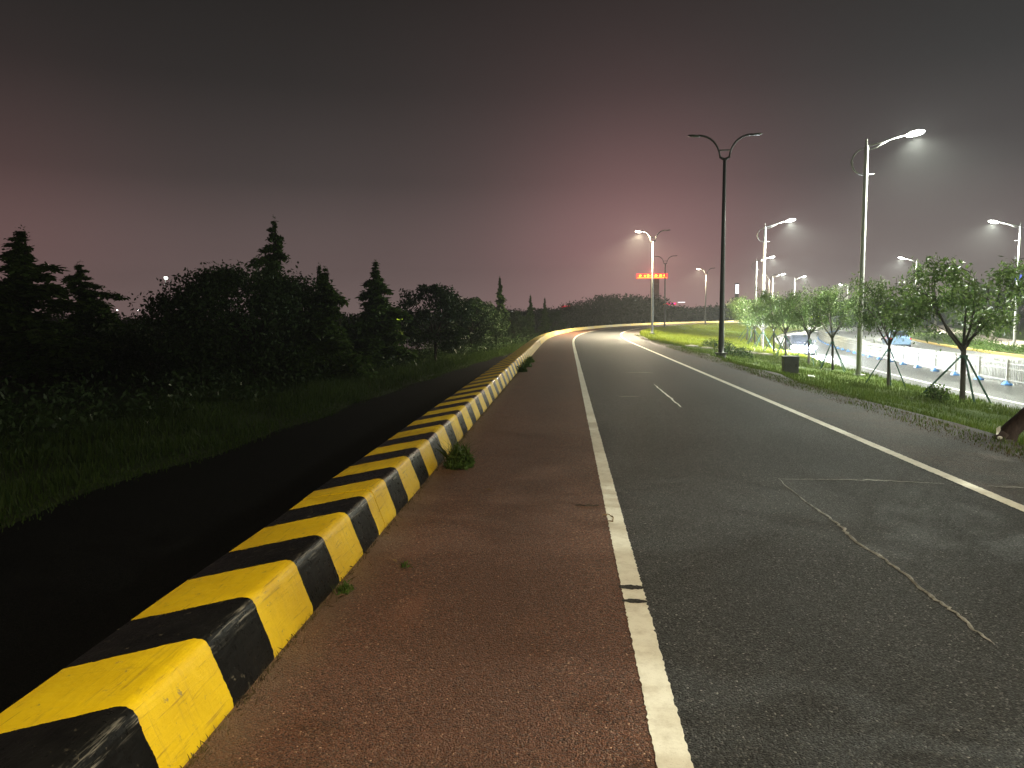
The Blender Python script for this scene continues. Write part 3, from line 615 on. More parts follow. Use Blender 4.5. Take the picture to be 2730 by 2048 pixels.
weed(4.55, -1.05, .035, .02, 26, 'small green sprig lying on the red shoulder near the barrier', 3, ln=.03)
weed(21.0, -1.27, .16, .18, 420, 'low weed at the barrier foot, nearest of the far weed patches', 4, ln=.06); weed(23.0, -1.26, .2, .22, 480, 'thick low weed at the barrier foot in the middle of the far weed patches', 5, ln=.06); weed(25.2, -1.26, .18, .2, 420, 'low weed at the barrier foot, farthest of the weed patches', 6, ln=.06)
n = 1700; ss = 2.2+26*rg.random(n)**1.5; V, Fc = blades(rg, np.stack([U_KERB+.012+np.abs(rg.normal(0, .05, n))*(rg.random(n)**1.5), ss, np.zeros(n)], 1), .028, .0022, 1.6)
tag(obj('kerb_grass', new_mesh('kerb_grass', V, Fc, MATS['dry_blade'])), 'dry grass stalks caught along the foot of the barrier', 'grass', kind='stuff')

# ------------------------------------------------------------------ lamp posts
def halo(parent, loc, watts, col):  # extra point light, added to make a halo in the haze
    d = bpy.data.lights.new('halo_light', 'POINT'); d.energy = watts; d.color = col; d.shadow_soft_size = .06
    o = bpy.data.objects.new('halo_light', d); COL.objects.link(o); o.parent = parent; o.location = loc; return o
def spot(parent, loc, watts, col, size=168, blend=.7, rad=.12, rot=(0, 0, 0)):
    d = bpy.data.lights.new('lamp_light', 'SPOT'); d.energy = watts; d.color = col; d.spot_size = R(size); d.spot_blend = blend; d.shadow_soft_size = rad
    o = bpy.data.objects.new('lamp_light', d); COL.objects.link(o); o.parent = parent; o.location = loc; o.rotation_euler = rot; return o
def ramp_lamp_parts():
    m = {}
    m['pole'] = MB().lathe([(.19, -.3), (.19, .02), (.115, .05), (.11, .3), (.085, 4.), (.062, 7.6)], 12).mesh('pole', MATS['lamp_grey'], True)
    m['base_plate'] = MB().box((0, 0, .03), (.42, .42, .06)).mesh('base_plate', MATS['lamp_grey'])
    b = MB(); b.tube([(-.20, 0, 7.68), (-.1, 0, 7.62), (0, 0, 7.58), (.1, 0, 7.62), (.20, 0, 7.68)], [.04, .05, .06, .05, .04], 8); m['bracket'] = b.mesh('bracket', MATS['lamp_grey']); m['cross_bar'] = MB().box((0, 0, 7.93), (.40, .05, .05)).mesh('cross_bar', MATS['lamp_grey'])
    for sd, nm in ((-1, 'arm'), (1, 'arm')):
        pts = []
        for i in range(9):
            t_ = i/8; pts.append((sd*(.17+.86*t_**1.05*(.35+.65*t_)), 0, 7.66+.80*math.sin(t_*math.pi/2)**.85+.05*t_))
        m['arm%d' % sd] = MB().tube(pts, [.045, .047, .049, .051, .053, .054, .055, .056, .057], 8, flat=.75).mesh('arm', MATS['lamp_grey'], True)
        m['head%d' % sd] = MB().ell((sd*1.18, 0, 8.50), (.26, .13, .045), 12, 6, ry=-sd*.10).mesh('lamp_head', MATS['lamp_grey'], True)
        m['lens%d' % sd] = MB().ell((sd*1.20, 0, 8.45), (.27, .13, .09), 12, 6, ry=-sd*.10).mesh('lens', MATS['lens_warm'], True)
    return m
RL = ramp_lamp_parts()
def ramp_lamp(s, u, lit, label, watts=W_RAMP, z=0.):
    o = empty('twin_arm_lamp_post', rp(s, u, z), label, 'lamp post', 'twin-arm lamp posts along the ramp', rz=-rth(s))
    for k in ('pole', 'base_plate', 'bracket', 'cross_bar'): obj(k, RL[k], o)
    for sd in (-1, 1):
        obj('arm', RL['arm%d' % sd], o); h = obj('lamp_head', RL['head%d' % sd], o)
        if sd == -1 and lit: obj('lens', RL['lens-1'], h); spot(o, (-1.20, 0, 8.34), watts, C_RAMP, 170, .6, rot=(0, R(-6), 0)); halo(o, (-1.20, -.02, 8.32), watts*.09, C_RAMP)
    return o
ramp_lamp(-4.0, 6.05, True, 'lit twin-arm lamp post on the verge behind the viewer', W_RAMP*1.75)
ramp_lamp(30.0, 6.15, False, 'unlit dark twin-arm lamp post standing nearest on the verge')
ramp_lamp(63.5, 6.25, True, 'lit twin-arm lamp post at the inner edge of the bend, before the red sign', W_RAMP*10)
ramp_lamp(92.5, 6.0, False, 'unlit thin twin-arm lamp post behind the lit one at the bend')
ramp_lamp(121.0, 5.7, True, 'lit twin-arm lamp post further round the bend', W_FAR)
ramp_lamp(149.0, 5.0, True, 'lit twin-arm lamp post half hidden behind the dark near one', W_FAR)

def main_lamp_parts():
    m = {}; H = 11.2
    m['pole'] = MB().lathe([(.128, -.6), (.125, .4), (.115, 4), (.10, H-.35), (.10, H-.3), (.055, H-.28), (.05, H), (.058, H+.02), (.0, H+.05)], 12).mesh('pole', MATS['lamp_white'], True)
    m['base_plate'] = MB().box((0, 0, .04), (.5, .5, .08)).mesh('base_plate', MATS['lamp_white'])
    a = MB(); a.tube([(.05, 0, H-.30), (.6, 0, H-.17), (1.2, 0, H+.02), (1.75, 0, H+.16)], [.05, .045, .04, .035], 8); a.tube([(.05, 0, H-.52), (.5, 0, H-.34), (1.0, 0, H-.06)], [.03, .028, .025], 6); m['arm'] = a.mesh('arm', MATS['lamp_white'], True)
    pts = []; 
    for i in range(15):
        w_ = R(75 + i*(285-75)/14); pts.append((-.02+.62*math.cos(w_), 0, H-1.02+.62*math.sin(w_)))
    rr = [.02+.055*math.sin(math.pi*i/14) for i in range(15)]; m['crescent'] = MB().tube(pts, rr, 8, flat=.6).mesh('crescent', MATS['lamp_white'], True)
    m['bracket'] = MB().tube([(.06, 0, H-1.62), (.25, 0, H-1.62), (.42, 0, H-1.60)], [.05, .05, .01], 6, flat=.6).mesh('bracket', MATS['lamp_white'])
    m['lamp_head'] = MB().ell((2.12, 0, H+.26), (.42, .16, .06), 12, 6, ry=-.20).mesh('lamp_head', MATS['lamp_white'], True)
    m['lens'] = MB().ell((2.14, 0, H+.205), (.45, .19, .13), 12, 6, ry=-.20).mesh('lens', MATS['lens_cool'], True)
    return m
ML = main_lamp_parts()
def main_lamp(x, y, label, rz, watts=W_MAIN, group='tall white lamp posts beside the main road', z=None, lit=True):
    o = empty('tall_lamp_post', (x, y, ZM if z is None else z), label, 'lamp post', group, rz)
    for k in ('pole', 'base_plate', 'arm', 'crescent', 'bracket'): obj(k, ML[k], o)
    h = obj('lamp_head', ML['lamp_head'], o); obj('lens', ML['lens'], h)
    o.scale = (.865, .865, .865)
    if watts: spot(o, (2.14, 0, 11.2+.02), watts, C_MAIN, 166, .75, .05, (0, R(-12), 0)); halo(o, (2.14, -.02, 11.2+.0), watts*.13, C_MAIN)
    return o
main_lamp(11.4, 4.0, 'tall white lamp post beside the main road, off to the right of the viewer', 0, W_MAIN*.6, z=-1.05)
main_lamp(12.25, 32.0, 'tall white lamp post with crescent ornament, nearest of those in view', -.06, W_MAIN*.85, z=-1.05)
main_lamp(15.5, 60.0, 'tall white lamp post second along the near side of the main road', -.15, z=-1.1)
main_lamp(24.5, 98.7, 'tall white lamp post third along the near side, left of the second one', -.3, z=-1.1)
main_lamp(38.3, 142, 'tall white lamp post fourth along the near side of the main road', -.5, W_FAR, z=-1.1)
main_lamp(45.4, 152.5, 'bluish lamp post fifth along the near side, beyond the street trees', -.7, W_FAR, z=-1.1)
main_lamp(35.9, 62.3, 'tall white lamp post at the right edge across the main road, arm turned left', math.pi-.3, z=-1.1)
main_lamp(46.0, 102, 'tall lamp post across the main road behind the pale street tree', math.pi-.35, z=-1.1)
main_lamp(71, 194, 'small far lamp glowing above the third street tree', math.pi-.6, W_FAR, z=-1.1)
main_lamp(30.6, 22, 'tall lamp post across the main road, outside the view to the right', math.pi, W_MAIN*.3, z=-1.1)

# far lamps across the pond
def far_lamp(px, py, dpt, hgt, label, size=.5, mat='lens_far'):
    x = (px-1510)/1972*dpt; zc = 1.6+(840-py)/1972*dpt; o = empty('far_lamp_post', (x, dpt, -3.2), label, 'lamp post', 'far lamps across the pond'); L = zc+3.2
    obj('pole', MB().lathe([(.18, 0), (.12, L*.5), (.09, L-.1)], 8).mesh('pole', MATS['lamp_grey'], True), o); obj('lamp_head', MB().ell((.25, 0, L+size*.5), (size*1.2, size*.6, size*.25), 10, 6).mesh('lamp_head', MATS['lamp_grey'], True), o)
    obj('lens', MB().ell((.25, -.1, L+size*.12), (size*.75, size*.5, size*.55), 10, 6).mesh('lens', MATS[mat], True), o)
far_lamp(413, 731, 180, 0, 'single bright white floodlight high above the left trees', .62, 'lens_cool')
far_lamp(160, 812, 240, 0, 'small white far lamp right of the wide far-left conifer', .55, 'lens_dim'); far_lamp(269, 817, 240, 0, 'small white far lamp at the foot of the shorter conifer', .35, 'lens_dim'); far_lamp(328, 817, 240, 0, 'small white far lamp left of the big round tree', .5, 'lens_dim')
far_lamp(1362, 831, 230, 0, 'small white far lamp behind the bank trees left of the small conifer pair', .5, 'lens_dim'); far_lamp(1447, 831, 230, 0, 'small white far lamp between the small conifer pair', .5, 'lens_dim'); far_lamp(84, 815, 240, 0, 'small red far light beside the wide far-left conifer', .45, 'tail_red')

# ------------------------------------------------------------------ road fence
ft = empty('road_fence', mp(20, 0, ZM), 'cream picket road fence with blue feet down the middle of the main road', 'fence'); fo = mp(20, 0, ZM)
post_me = MB().box((0, 0, .53), (.09, .09, 1.06)).lathe([(.05, 1.06), (.03, 1.10), (.0, 1.13)], 8).mesh('post', MATS['fence_cream'])
PL = 2.6
pb = MB(); pb.box((0, PL/2, .92), (.035, PL-.1, .05)); pb.box((0, PL/2, .22), (.035, PL-.1, .05)); pb.box((0, PL/2, .70), (.03, PL-.1, .03))
for i in range(18):
    y = .12+i*(PL-.24)/17; pb.box((0, y, .58), (.022, .032, .98)); pb.add([(-.011, y-.016, 1.07), (.011, y-.016, 1.07), (.011, y+.016, 1.07), (-.011, y+.016, 1.07), (0, y, 1.13)], [(0, 1, 4), (1, 2, 4), (2, 3, 4), (3, 0, 4)])
panel_me = pb.mesh('picket_panel', MATS['fence_cream'])
fb = MB(); fb.add([(-.22, -.24, 0), (.22, -.24, 0), (.22, .24, 0), (-.22, .24, 0), (-.22, -.24, .05), (.22, -.24, .05), (.22, .24, .05), (-.22, .24, .05), (-.06, -.07, .19), (.06, -.07, .19), (.06, .07, .19), (-.06, .07, .19)],
 [(0, 3, 2, 1), (0, 1, 5, 4), (1, 2, 6, 5), (2, 3, 7, 6), (3, 0, 4, 7), (4, 5, 9, 8), (5, 6, 10, 9), (6, 7, 11, 10), (7, 4, 8, 11), (8, 9, 10, 11)]); foot_me = fb.mesh('foot', MATS['foot_blue'])
for i in range(52):
    s0 = 44+i*PL; p = mp(s0, 0, ZM)-fo; a = -mth(s0+PL/2)
    obj('post', post_me, ft, p, a); obj('foot', foot_me, ft, p+Vector((0, 0, .005)), a).scale = (.7, .7, 1); tag(obj('picket_panel', panel_me, ft, p, a), kind='stuff')

# ------------------------------------------------------------------ vehicles
def car(name, loc, rz, mat, label, lights=True, cat='car', tail=False):
    o = empty(name, loc, label, cat, None, rz)      # faces -y
    def loft(secs, mat_, nm):
        b = MB(); n = len(secs[0]); V = [v for s_ in secs for v in s_]; Fc = [(i*n+j, i*n+(j+1) % n, (i+1)*n+(j+1) % n, (i+1)*n+j) for i in range(len(secs)-1) for j in range(n)] + [tuple(range(n-1, -1, -1)), tuple((len(secs)-1)*n+j for j in range(n))]
        me = b.add(V, Fc).mesh(nm, mat_, True); me.set_sharp_from_angle(angle=R(32)); return me
    def sec(y, w, zb, zt, sh=.88):
        h = w/2; return [(-h*.90, y, zb), (-h, y, zb+.14), (-h*1.0, y, zb+(zt-zb)*.62), (-h*sh, y, zt-.02), (-h*.5, y, zt+.015), (h*.5, y, zt+.015), (h*sh, y, zt-.02), (h, y, zb+(zt-zb)*.62), (h, y, zb+.14), (h*.90, y, zb)]
    body = obj('body', loft([sec(-2.28, 1.35, .32, .62), sec(-2.2, 1.62, .22, .70), sec(-1.9, 1.78, .19, .80), sec(-1.0, 1.83, .18, .93), sec(.2, 1.84, .18, .97), sec(1.5, 1.82, .18, 1.0), sec(2.1, 1.7, .22, .98), sec(2.3, 1.5, .32, .86)], mat, 'body'), o)
    def sec2(y, w, z0, z1): h = w/2; return [(-h, y, z0), (-h*.80, y, z1-.04), (-h*.6, y, z1), (h*.6, y, z1), (h*.80, y, z1-.04), (h, y, z0)]
    obj('cabin', loft([sec2(-1.05, 1.62, .90, .95), sec2(-.35, 1.66, .93, 1.38), sec2(.3, 1.66, .95, 1.47), sec2(1.0, 1.64, .96, 1.42), sec2(1.75, 1.55, .96, 1.02)], mat, 'cabin'), o)
    obj('windscreen', MB().add([(-.70, -1.045, .965), (.70, -1.045, .965), (.60, -.40, 1.372), (-.60, -.40, 1.372)], [(0, 1, 2, 3)]).mesh('windscreen', MATS['dark_glass']), o).location = (0, -.012, .012)
    obj('rear_window', MB().add([(-.66, 1.72, 1.05), (.66, 1.72, 1.05), (.58, 1.06, 1.41), (-.58, 1.06, 1.41)], [(3, 2, 1, 0)]).mesh('rear_window', MATS['dark_glass']), o).location = (0, .012, .014)
    for sd in (-1, 1):
        obj('side_window', MB().add([(sd*.835, -.85, .99), (sd*.84, 1.2, 1.01), (sd*.70, .95, 1.37), (sd*.70, -.3, 1.35)], [(0, 1, 2, 3)]).mesh('side_window', MATS['dark_glass']), o)
        obj('wing_mirror', MB().ell((sd*1.0, -.72, 1.0), (.11, .07, .08), 8, 5).mesh('wing_mirror', mat, True), o)
        for y in (-1.42, 1.38):
            w_ = obj('wheel', MB().tube([(sd*.70, y, .32), (sd*.90, y, .32)], .32, 16).mesh('wheel', MATS['rubber']), o); obj('rim', MB().tube([(sd*.88, y, .32), (sd*.912, y, .32)], .20, 12).mesh('rim', MATS['alloy']), w_)
        obj('headlight', MB().ell((sd*.64, -2.25, .63), (.27, .10, .15), 10, 6).mesh('headlight', MATS['head_light' if lights else 'dark_glass'], True), o)
        obj('tail_light', MB().ell((sd*.66, 2.22, .80), (.16, .06, .08), 8, 5).mesh('tail_light', MATS['tail_red' if tail else 'sign_frame'], True), o)
        if lights: spot(o, (sd*.64, -2.45, .66), 12000, (.86, .94, 1.0), 70, .9, .05, (R(83), 0, R(180))); halo(o, (sd*.64, -2.75, .66), 5000, (.86, .94, 1.0))
    obj('grille', MB().box((0, -2.285, .44), (.85, .03, .16)).mesh('grille', MATS['plastic_dark']), o); obj('number_plate', MB().box((0, -2.31, .38), (.44, .012, .13)).mesh('number_plate', MATS['plate_blue']), o)
    obj('bumper', MB().box((0, -2.24, .27), (1.5, .1, .1)).mesh('bumper', MATS['plastic_dark']), o); return o
car('oncoming_car', (17.55, 57.5, ZM), -.14, MATS['car_dark'], 'dark oncoming car with both headlights blazing on the main road')
car('passing_car', (29.6, 69.0, ZM), math.pi-.24, MATS['car_blue'], 'pale blue car passing beyond the cream road fence', False, tail=True)
def bus(loc, rz):
    o = empty('bus', loc, 'white bus with a lime lit roof display far down the main road', 'bus', None, rz)
    b = MB(); n = 8
    def sec(y, w, z0, z1, c=.12): h = w/2; return [(-h+c*.3, y, z0), (-h, y, z0+.2), (-h, y, z1-c), (-h+c, y, z1), (h-c, y, z1), (h, y, z1-c), (h, y, z0+.2), (h-c*.3, y, z0)]
    secs = [sec(-4.1, 2.2, .45, 2.72), sec(-3.95, 2.36, .35, 2.9), sec(0, 2.4, .32, 2.95), sec(4, 2.36, .35, 2.9), sec(4.1, 2.2, .5, 2.75)]
    b.add([v for s_ in secs for v in s_], [(i*n+j, i*n+(j+1) % n, (i+1)*n+(j+1) % n, (i+1)*n+j) for i in range(4) for j in range(n)] + [tuple(range(n-1, -1, -1)), tuple(4*n+j for j in range(n))]); obj('body', b.mesh('body', MATS['bus_white']), o)
    obj('windscreen', MB().box((0, -4.1, 1.72), (2.0, .06, 1.15)).mesh('windscreen', MATS['dark_glass']), o); obj('roof_display', MB().box((0, -4.1, 2.50), (1.6, .08, .28)).mesh('roof_display', MATS['lime_glow']), o)
    for sd in (-1, 1):
        obj('headlight', MB().ell((sd*.88, -4.1, .75), (.2, .06, .12), 8, 5).mesh('headlight', MATS['lens_dim'], True), o); obj('wing_mirror', MB().box((sd*1.33, -4.05, 1.9), (.14, .1, .34)).mesh('wing_mirror', MATS['plastic_dark']), o)
        for y in (-2.6, 2.5):
            w_ = obj('wheel', MB().tube([(sd*.95, y, .46), (sd*1.19, y, .46)], .46, 16).mesh('wheel', MATS['rubber']), o); obj('rim', MB().tube([(sd*1.17, y, .46), (sd*1.2, y, .46)], .26, 12).mesh('rim', MATS['alloy']), w_)
        for k in range(5): obj('side_window', MB().box((sd*1.19, -2.9+k*1.45, 1.85), (.05, 1.25, .85)).mesh('side_window', MATS['dark_glass']), o)
    obj('bumper', MB().box((0, -4.16, .42), (2.2, .1, .22)).mesh('bumper', MATS['plastic_dark']), o)
sb = m_at_y(122, -2.6); bus(mp(sb, -1.6, ZM), -mth(sb))

# ------------------------------------------------------------------ small things of the verge
z = verge_xy(7.85, 26.6); o = empty('utility_box', (7.85, 26.6, z), 'grey metal utility box standing in the grass below the oncoming car', 'utility box', None, -.1)
obj('cabinet', MB().box((0, 0, .30), (.50, .36, .62)).mesh('cabinet', MATS['box_grey']), o); obj('lid', MB().box((0, 0, .63), (.56, .42, .04)).mesh('lid', MATS['box_grey']), o); obj('plinth', MB().box((0, 0, .0), (.58, .44, .10)).mesh('plinth', MATS['concrete_dark']), o)
dr = obj('door', MB().box((0, -.187, .31), (.44, .014, .52)).mesh('door', MATS['box_grey']), o); obj('handle', MB().box((.15, -.20, .33), (.03, .02, .10)).mesh('handle', MATS['plastic_dark']), dr)
z = verge_xy(8.35, 25.9); lt = obj('litter_sheet', MB().ell((0, 0, 0), (.17, .11, .018), 10, 5).mesh('litter_sheet', MATS['litter_white'], True), None, (8.35, 25.9, z+.10)); lt.rotation_euler = (.25, .1, .4); tag(lt, 'pale flat scrap of litter lying in the grass by the utility box', 'litter')
p_ = Vector((5.38, 9.66, .0)); lt = obj('litter_scrap', MB().add([(-.03, 0, -.07), (.02, .02, -.06), (.045, 0, .02), (.02, -.02, .10), (-.02, .015, .05), (0, .035, .0)], [(0, 1, 2, 3, 4), (0, 5, 1), (1, 5, 2), (2, 5, 3), (3, 5, 4), (4, 5, 0)]).mesh('litter_scrap', MATS['litter_white']), None, p_+Vector((.05, 0, .10))); lt.scale = (.7, .7, .7); tag(lt, 'white paper scrap stuck against the leaning trunk', 'litter')
lt = obj('litter_crumb', MB().ell((0, 0, 0), (.035, .025, .022), 7, 5).mesh('litter_crumb', MATS['litter_white']), None, (5.40, 9.56, .03)); tag(lt, 'tiny white crumb of litter at the foot of the leaning trunk', 'litter')
sl = empty('slab_path', (8.4, 46, -.2), 'row of pale concrete slabs crossing the lawn behind the dark lamp post', 'path')
for i in range(6):
    x, y = 7.6+i*.85, 46.3-i*.12; obj('slab', MB().box((0, 0, 0), (.62, 1.5, .10), .1).mesh('slab', MATS['concrete_pale']), sl, (x-8.4, y-46, verge_xy(x, y)+.2+.04))

def shrub(name, x, y, z, rad, h, n, label, group, mat='shrub_leaf', seed=0, ln=.10, sy=1., cat='shrub'):
    g = np.random.default_rng(seed); a = g.uniform(0, 6.28, n); q = g.random(n)**.4; c = g.uniform(0, 1, n); P = np.stack([np.cos(a)*q*rad*np.sqrt(1-c**2*.8), np.sin(a)*q*rad*sy*np.sqrt(1-c**2*.8), c*h*(.6+.4*q)], 1)*np.array([1, 1, 1]) + g.normal(size=(n, 3))*.05
    o = empty(name, (x, y, z), label, cat, group); LV, LF = leaves(g, P, ln, ln*.25, -.2); obj('foliage', new_mesh('foliage', LV, LF, MATS[mat]), o)
    w = MB(); 
    for k in range(5): w.tube([(0, 0, -.1), (math.cos(k*1.3)*rad*.3, math.sin(k*1.3)*rad*.3, h*.4), (math.cos(k*1.3)*rad*.6, math.sin(k*1.3)*rad*.6*sy, h*.75)], [.02, .014, .006], 4, False)
    obj('stem', w.mesh('stem', MATS['bark_dark']), o); return o
shrub('verge_shrub', 10.4, 21.5, verge_xy(10.4, 21.5), .38, .42, 420, 'small leafy shrub at the foot of the nearest street tree', None, seed=3)
shrub('verge_shrub', 13.0, 19.0, verge_xy(13.0, 19.0), 1.2, .40, 1500, 'low spreading shrub on the verge right of the nearest street tree', None, seed=4, sy=1.8)
shrub('verge_shrub', 8.6, 38.5, verge_xy(8.6, 38.5), .8, .50, 1100, 'low dark shrub at the near end of the staked tree bed', None, 'dark_leaf', 5, sy=3.)
shrub('verge_shrub', 9.5, 47.5, verge_xy(9.5, 47.5), .9, .55, 1100, 'low dark shrub at the far end of the staked tree bed', None, 'dark_leaf', 6, sy=4.)

# planting across the main road
def v_at(y, v): s_ = m_at_y(y, v); return mp(s_, v, ZM+.12+.9*min(1, max(0, (v-12)/20)))
hedges = [(66, 11.2, 1.5, .8, 'shrub_leaf', 'low clipped hedge across the main road, behind the pale street tree'), (58, 11.0, 1.8, .7, 'shrub_leaf', 'low clipped hedge across the road, between the two nearest street trees'), (50, 11.2, 1.6, .75, 'dark_leaf', 'dark low hedge across the road, right of the nearest street tree'), (43, 11.6, 1.1, .7, 'gold_leaf', 'golden-leaved shrub across the road near the right edge'),
 (74, 12.2, 1.3, 1.5, 'shrub_leaf', 'upright green shrub across the road beside two pale palm trunks'), (47, 17.5, 1.6, 1.0, 'dark_leaf', 'dark rounded shrub beyond the pale pavement'), (84, 11.5, 2.0, .8, 'shrub_leaf', 'far low hedge across the main road by the bend'), (40, 11.0, .8, .6, 'gold_leaf', 'small golden shrub at the right edge across the road')]
for i, (y, v, rd, h, mt, lab) in enumerate(hedges): p = v_at(y, v); shrub('park_shrub', p.x, p.y, p.z-.1, rd, h, 1500, lab, 'shrubs across the main road', mt, 20+i, .14, 2.2)
def palm(y, v, h, label, seed):
    g = random.Random(seed); p = v_at(y, v); o = empty('palm', p, label, 'palm', 'palms across the main road'); obj('trunk', MB().tube([(0, 0, -.2), (.05, 0, h*.5), (0, 0, h)], [.2, .15, .12], 8).mesh('trunk', MATS['bark_pale'], True), o)
    P, D, Wd = [], [], []
    for k in range(16):
        a = k*2.4; up = g.uniform(.2, 1.1); q0 = Vector((0, 0, h))
        for i in range(26):
            t_ = i/25; c = Vector((math.cos(a)*1.7*t_, math.sin(a)*1.7*t_, h+up*t_*1.2-1.5*t_*t_)); side = Vector((-math.sin(a), math.cos(a), 0))
            for sd in (-1, 1): P.append(tuple(c)); dd = (side*sd+Vector((math.cos(a)*.7, math.sin(a)*.7, -.45))).normalized(); D.append(tuple(dd)); Wd.append(tuple(dd.cross(Vector((0, 0, 1))).normalized()))
    V, Fc = quads(np.array(P), np.array(D), np.array(Wd), np.full(len(P), .45), np.full(len(P), .022)); obj('crown', new_mesh('crown', V, Fc, MATS['street_leaf']), o)
palm(70, 11.6, 2.7, 'left of two pale palm trunks across the main road', 1); palm(68, 13.0, 2.9, 'right of two pale palm trunks across the main road', 2); palm(49, 13.2, 2.6, 'palm with pale trunk across the road near the right edge', 3); palm(90, 12.5, 3.0, 'far palm across the main road beyond the hedges', 4)
PB = [broad_tree(41, 6.2, 2.7, 11000, .62, 'street_leaf', .2, 70, bark_='bark_grey'), broad_tree(42, 5.4, 2.5, 9000, .6, 'dark_leaf', .22, 60, bark_='bark_grey')]
for i, (y, v, k, sc, lab) in enumerate([(53, 19.5, 1, 1.0, 'dark park tree at the right edge behind the nearest street tree'), (62, 20.5, 1, 1.05, 'dark park tree across the road, second from the right edge'), (74, 22, 0, 1.0, 'park tree across the road behind the pale street tree'), (88, 21, 1, 1.0, 'park tree across the road, left of the far unlit lamp head'), (104, 20, 0, 1.0, 'park tree across the road above the far hedge'), (122, 19, 0, 1.1, 'park tree near the far bend of the main road'), (142, 18, 0, 1.2, 'farthest park tree at the bend of the main road'), (44, 22, 1, .95, 'dark park tree across the road, mostly off the right edge')]):
    p = v_at(y, v); put_tree('park_tree', PB[k], p, lab, 'park trees across the main road', rz=i*1.3, sc=(sc, sc, sc))

# ------------------------------------------------------------------ road surface marks
def unp(px, py, z=0.):
    d = Fv*1972 + Rv*(px-1365) + Uv*(1024-py); return CAM + d*((z-CAM.z)/d.z)
def seam(name, pts, w, h, mat, label, cat, jit=.012, seed=1, n=10):
    r = random.Random(seed); P = [unp(*p) for p in pts]; Q = []
    for a, b in zip(P, P[1:]):
        for i in range(n): Q.append(a.lerp(b, i/n))
    Q.append(P[-1]); V = []
    m = len(Q)
    for i, q in enumerate(Q):
        t_ = (Q[min(i+1, m-1)]-Q[max(i-1, 0)]).normalized(); sd = Vector((-t_.y, t_.x, 0)); k = math.sin(math.pi*min(1, max(.0, (i+.4)/m)))**.4; q = q+sd*r.gauss(0, jit); ww = w*k*r.uniform(.6, 1.35)
        V += [tuple(q-sd*ww+Vector((0, 0, .003))), tuple(q+Vector((0, 0, .003+h*k*r.uniform(.6, 1.2)))), tuple(q+sd*ww+Vector((0, 0, .003)))]
    Fc = [(i*3+j, i*3+j+1, i*3+3+j+1, i*3+3+j) for i in range(m-1) for j in range(2)]; o = obj(name, new_mesh(name, V, Fc, MATS[mat])); tag(o, label, cat); return o
seam('crack_seam', [(2073, 1276), (2152, 1342), (2212, 1381), (2248, 1409), (2278, 1442), (2350, 1487), (2416, 1535), (2482, 1592), (2542, 1631), (2603, 1682), (2651, 1721)], .013, .007, 'seam', 'long pale crooked crack seam running across the lane', 'crack', .006, 1, 8)
seam('crack_seam', [(2080, 1278), (2200, 1279), (2330, 1281), (2440, 1286), (2518, 1291)], .010, .004, 'seam', 'thin pale crosswise seam meeting the long crack', 'crack', .008, 2, 8); seam('crack_seam', [(2630, 1297), (2680, 1299), (2730, 1300)], .012, .004, 'seam', 'short pale seam on the right shoulder beyond the edge line', 'crack', .01, 3, 6)
seam('crack_seam', [(1743, 1025), (1765, 1043), (1790, 1063), (1815, 1086)], .018, .003, 'main_line_paint', 'short pale streak in the middle of the lane', 'crack', .01, 4, 6); seam('crack_seam', [(1650, 1058), (1680, 1057), (1706, 1058)], .02, .002, 'seam', 'faint crosswise mark near the left edge line', 'crack', .01, 5, 5); seam('crack_seam', [(1660, 994), (1700, 993), (1742, 994)], .03, .002, 'seam', 'faint farther crosswise mark in the lane', 'crack', .01, 6, 5)
def scuff(px0, px1, py, w, label, seed):
    r = random.Random(seed); a, b = unp(px0, py), unp(px1, py+3); V = []; n = 14
    for i in range(n+1):
        q = a.lerp(b, i/n); k = w*(.35+.65*math.sin(math.pi*(i+.5)/(n+1)))*r.uniform(.8, 1.2); V += [(q.x, q.y-k, .0075), (q.x, q.y+k, .0075)]
    tag(obj('tyre_scuff', new_mesh('tyre_scuff', V, [(2*i, 2*i+2, 2*i+3, 2*i+1) for i in range(n)], MATS['scuff'])), label, 'scuff mark')
scuff(1650, 1719, 1567, .036, 'upper of two dark scuffs crossing the white edge line', 1); scuff(1658, 1725, 1604, .030, 'lower of two dark scuffs crossing the white edge line', 2)
seam('twig', [(1532, 1348), (1560, 1350), (1596, 1349)], .010, .014, 'twig_brown', 'dark twig lying on the red shoulder beside the white line', 'twig', .004, 7, 4)
seam('dry_stalk', [(1606, 1374), (1622, 1373), (1635, 1382), (1634, 1393), (1620, 1390)], .004, .010, 'dry_leaf', 'small curled dry stalk on the white edge line', 'stalk', .001, 8, 4)
rl = random.Random(9)
for i, (px, py, lab) in enumerate([(1304, 1307, 'small dry leaf on the red shoulder opposite the bushy weed'), (1052, 1497, 'small dry leaf on the red shoulder nearest the barrier'), (1188, 1130, 'tiny dry leaf on the red shoulder below the far weed patches'), (1140, 1165, 'tiny dry leaf close to the barrier beyond the bushy weed')]):
    o = obj('fallen_leaf', MB().add([(-.035, 0, .004), (0, -.014, .012), (.035, 0, .006), (0, .014, .014)], [(0, 1, 2, 3)]).mesh('fallen_leaf', MATS['dry_leaf']), None, unp(px, py), rl.uniform(0, 6)); tag(o, lab, 'leaf', 'dry leaves on the red shoulder')

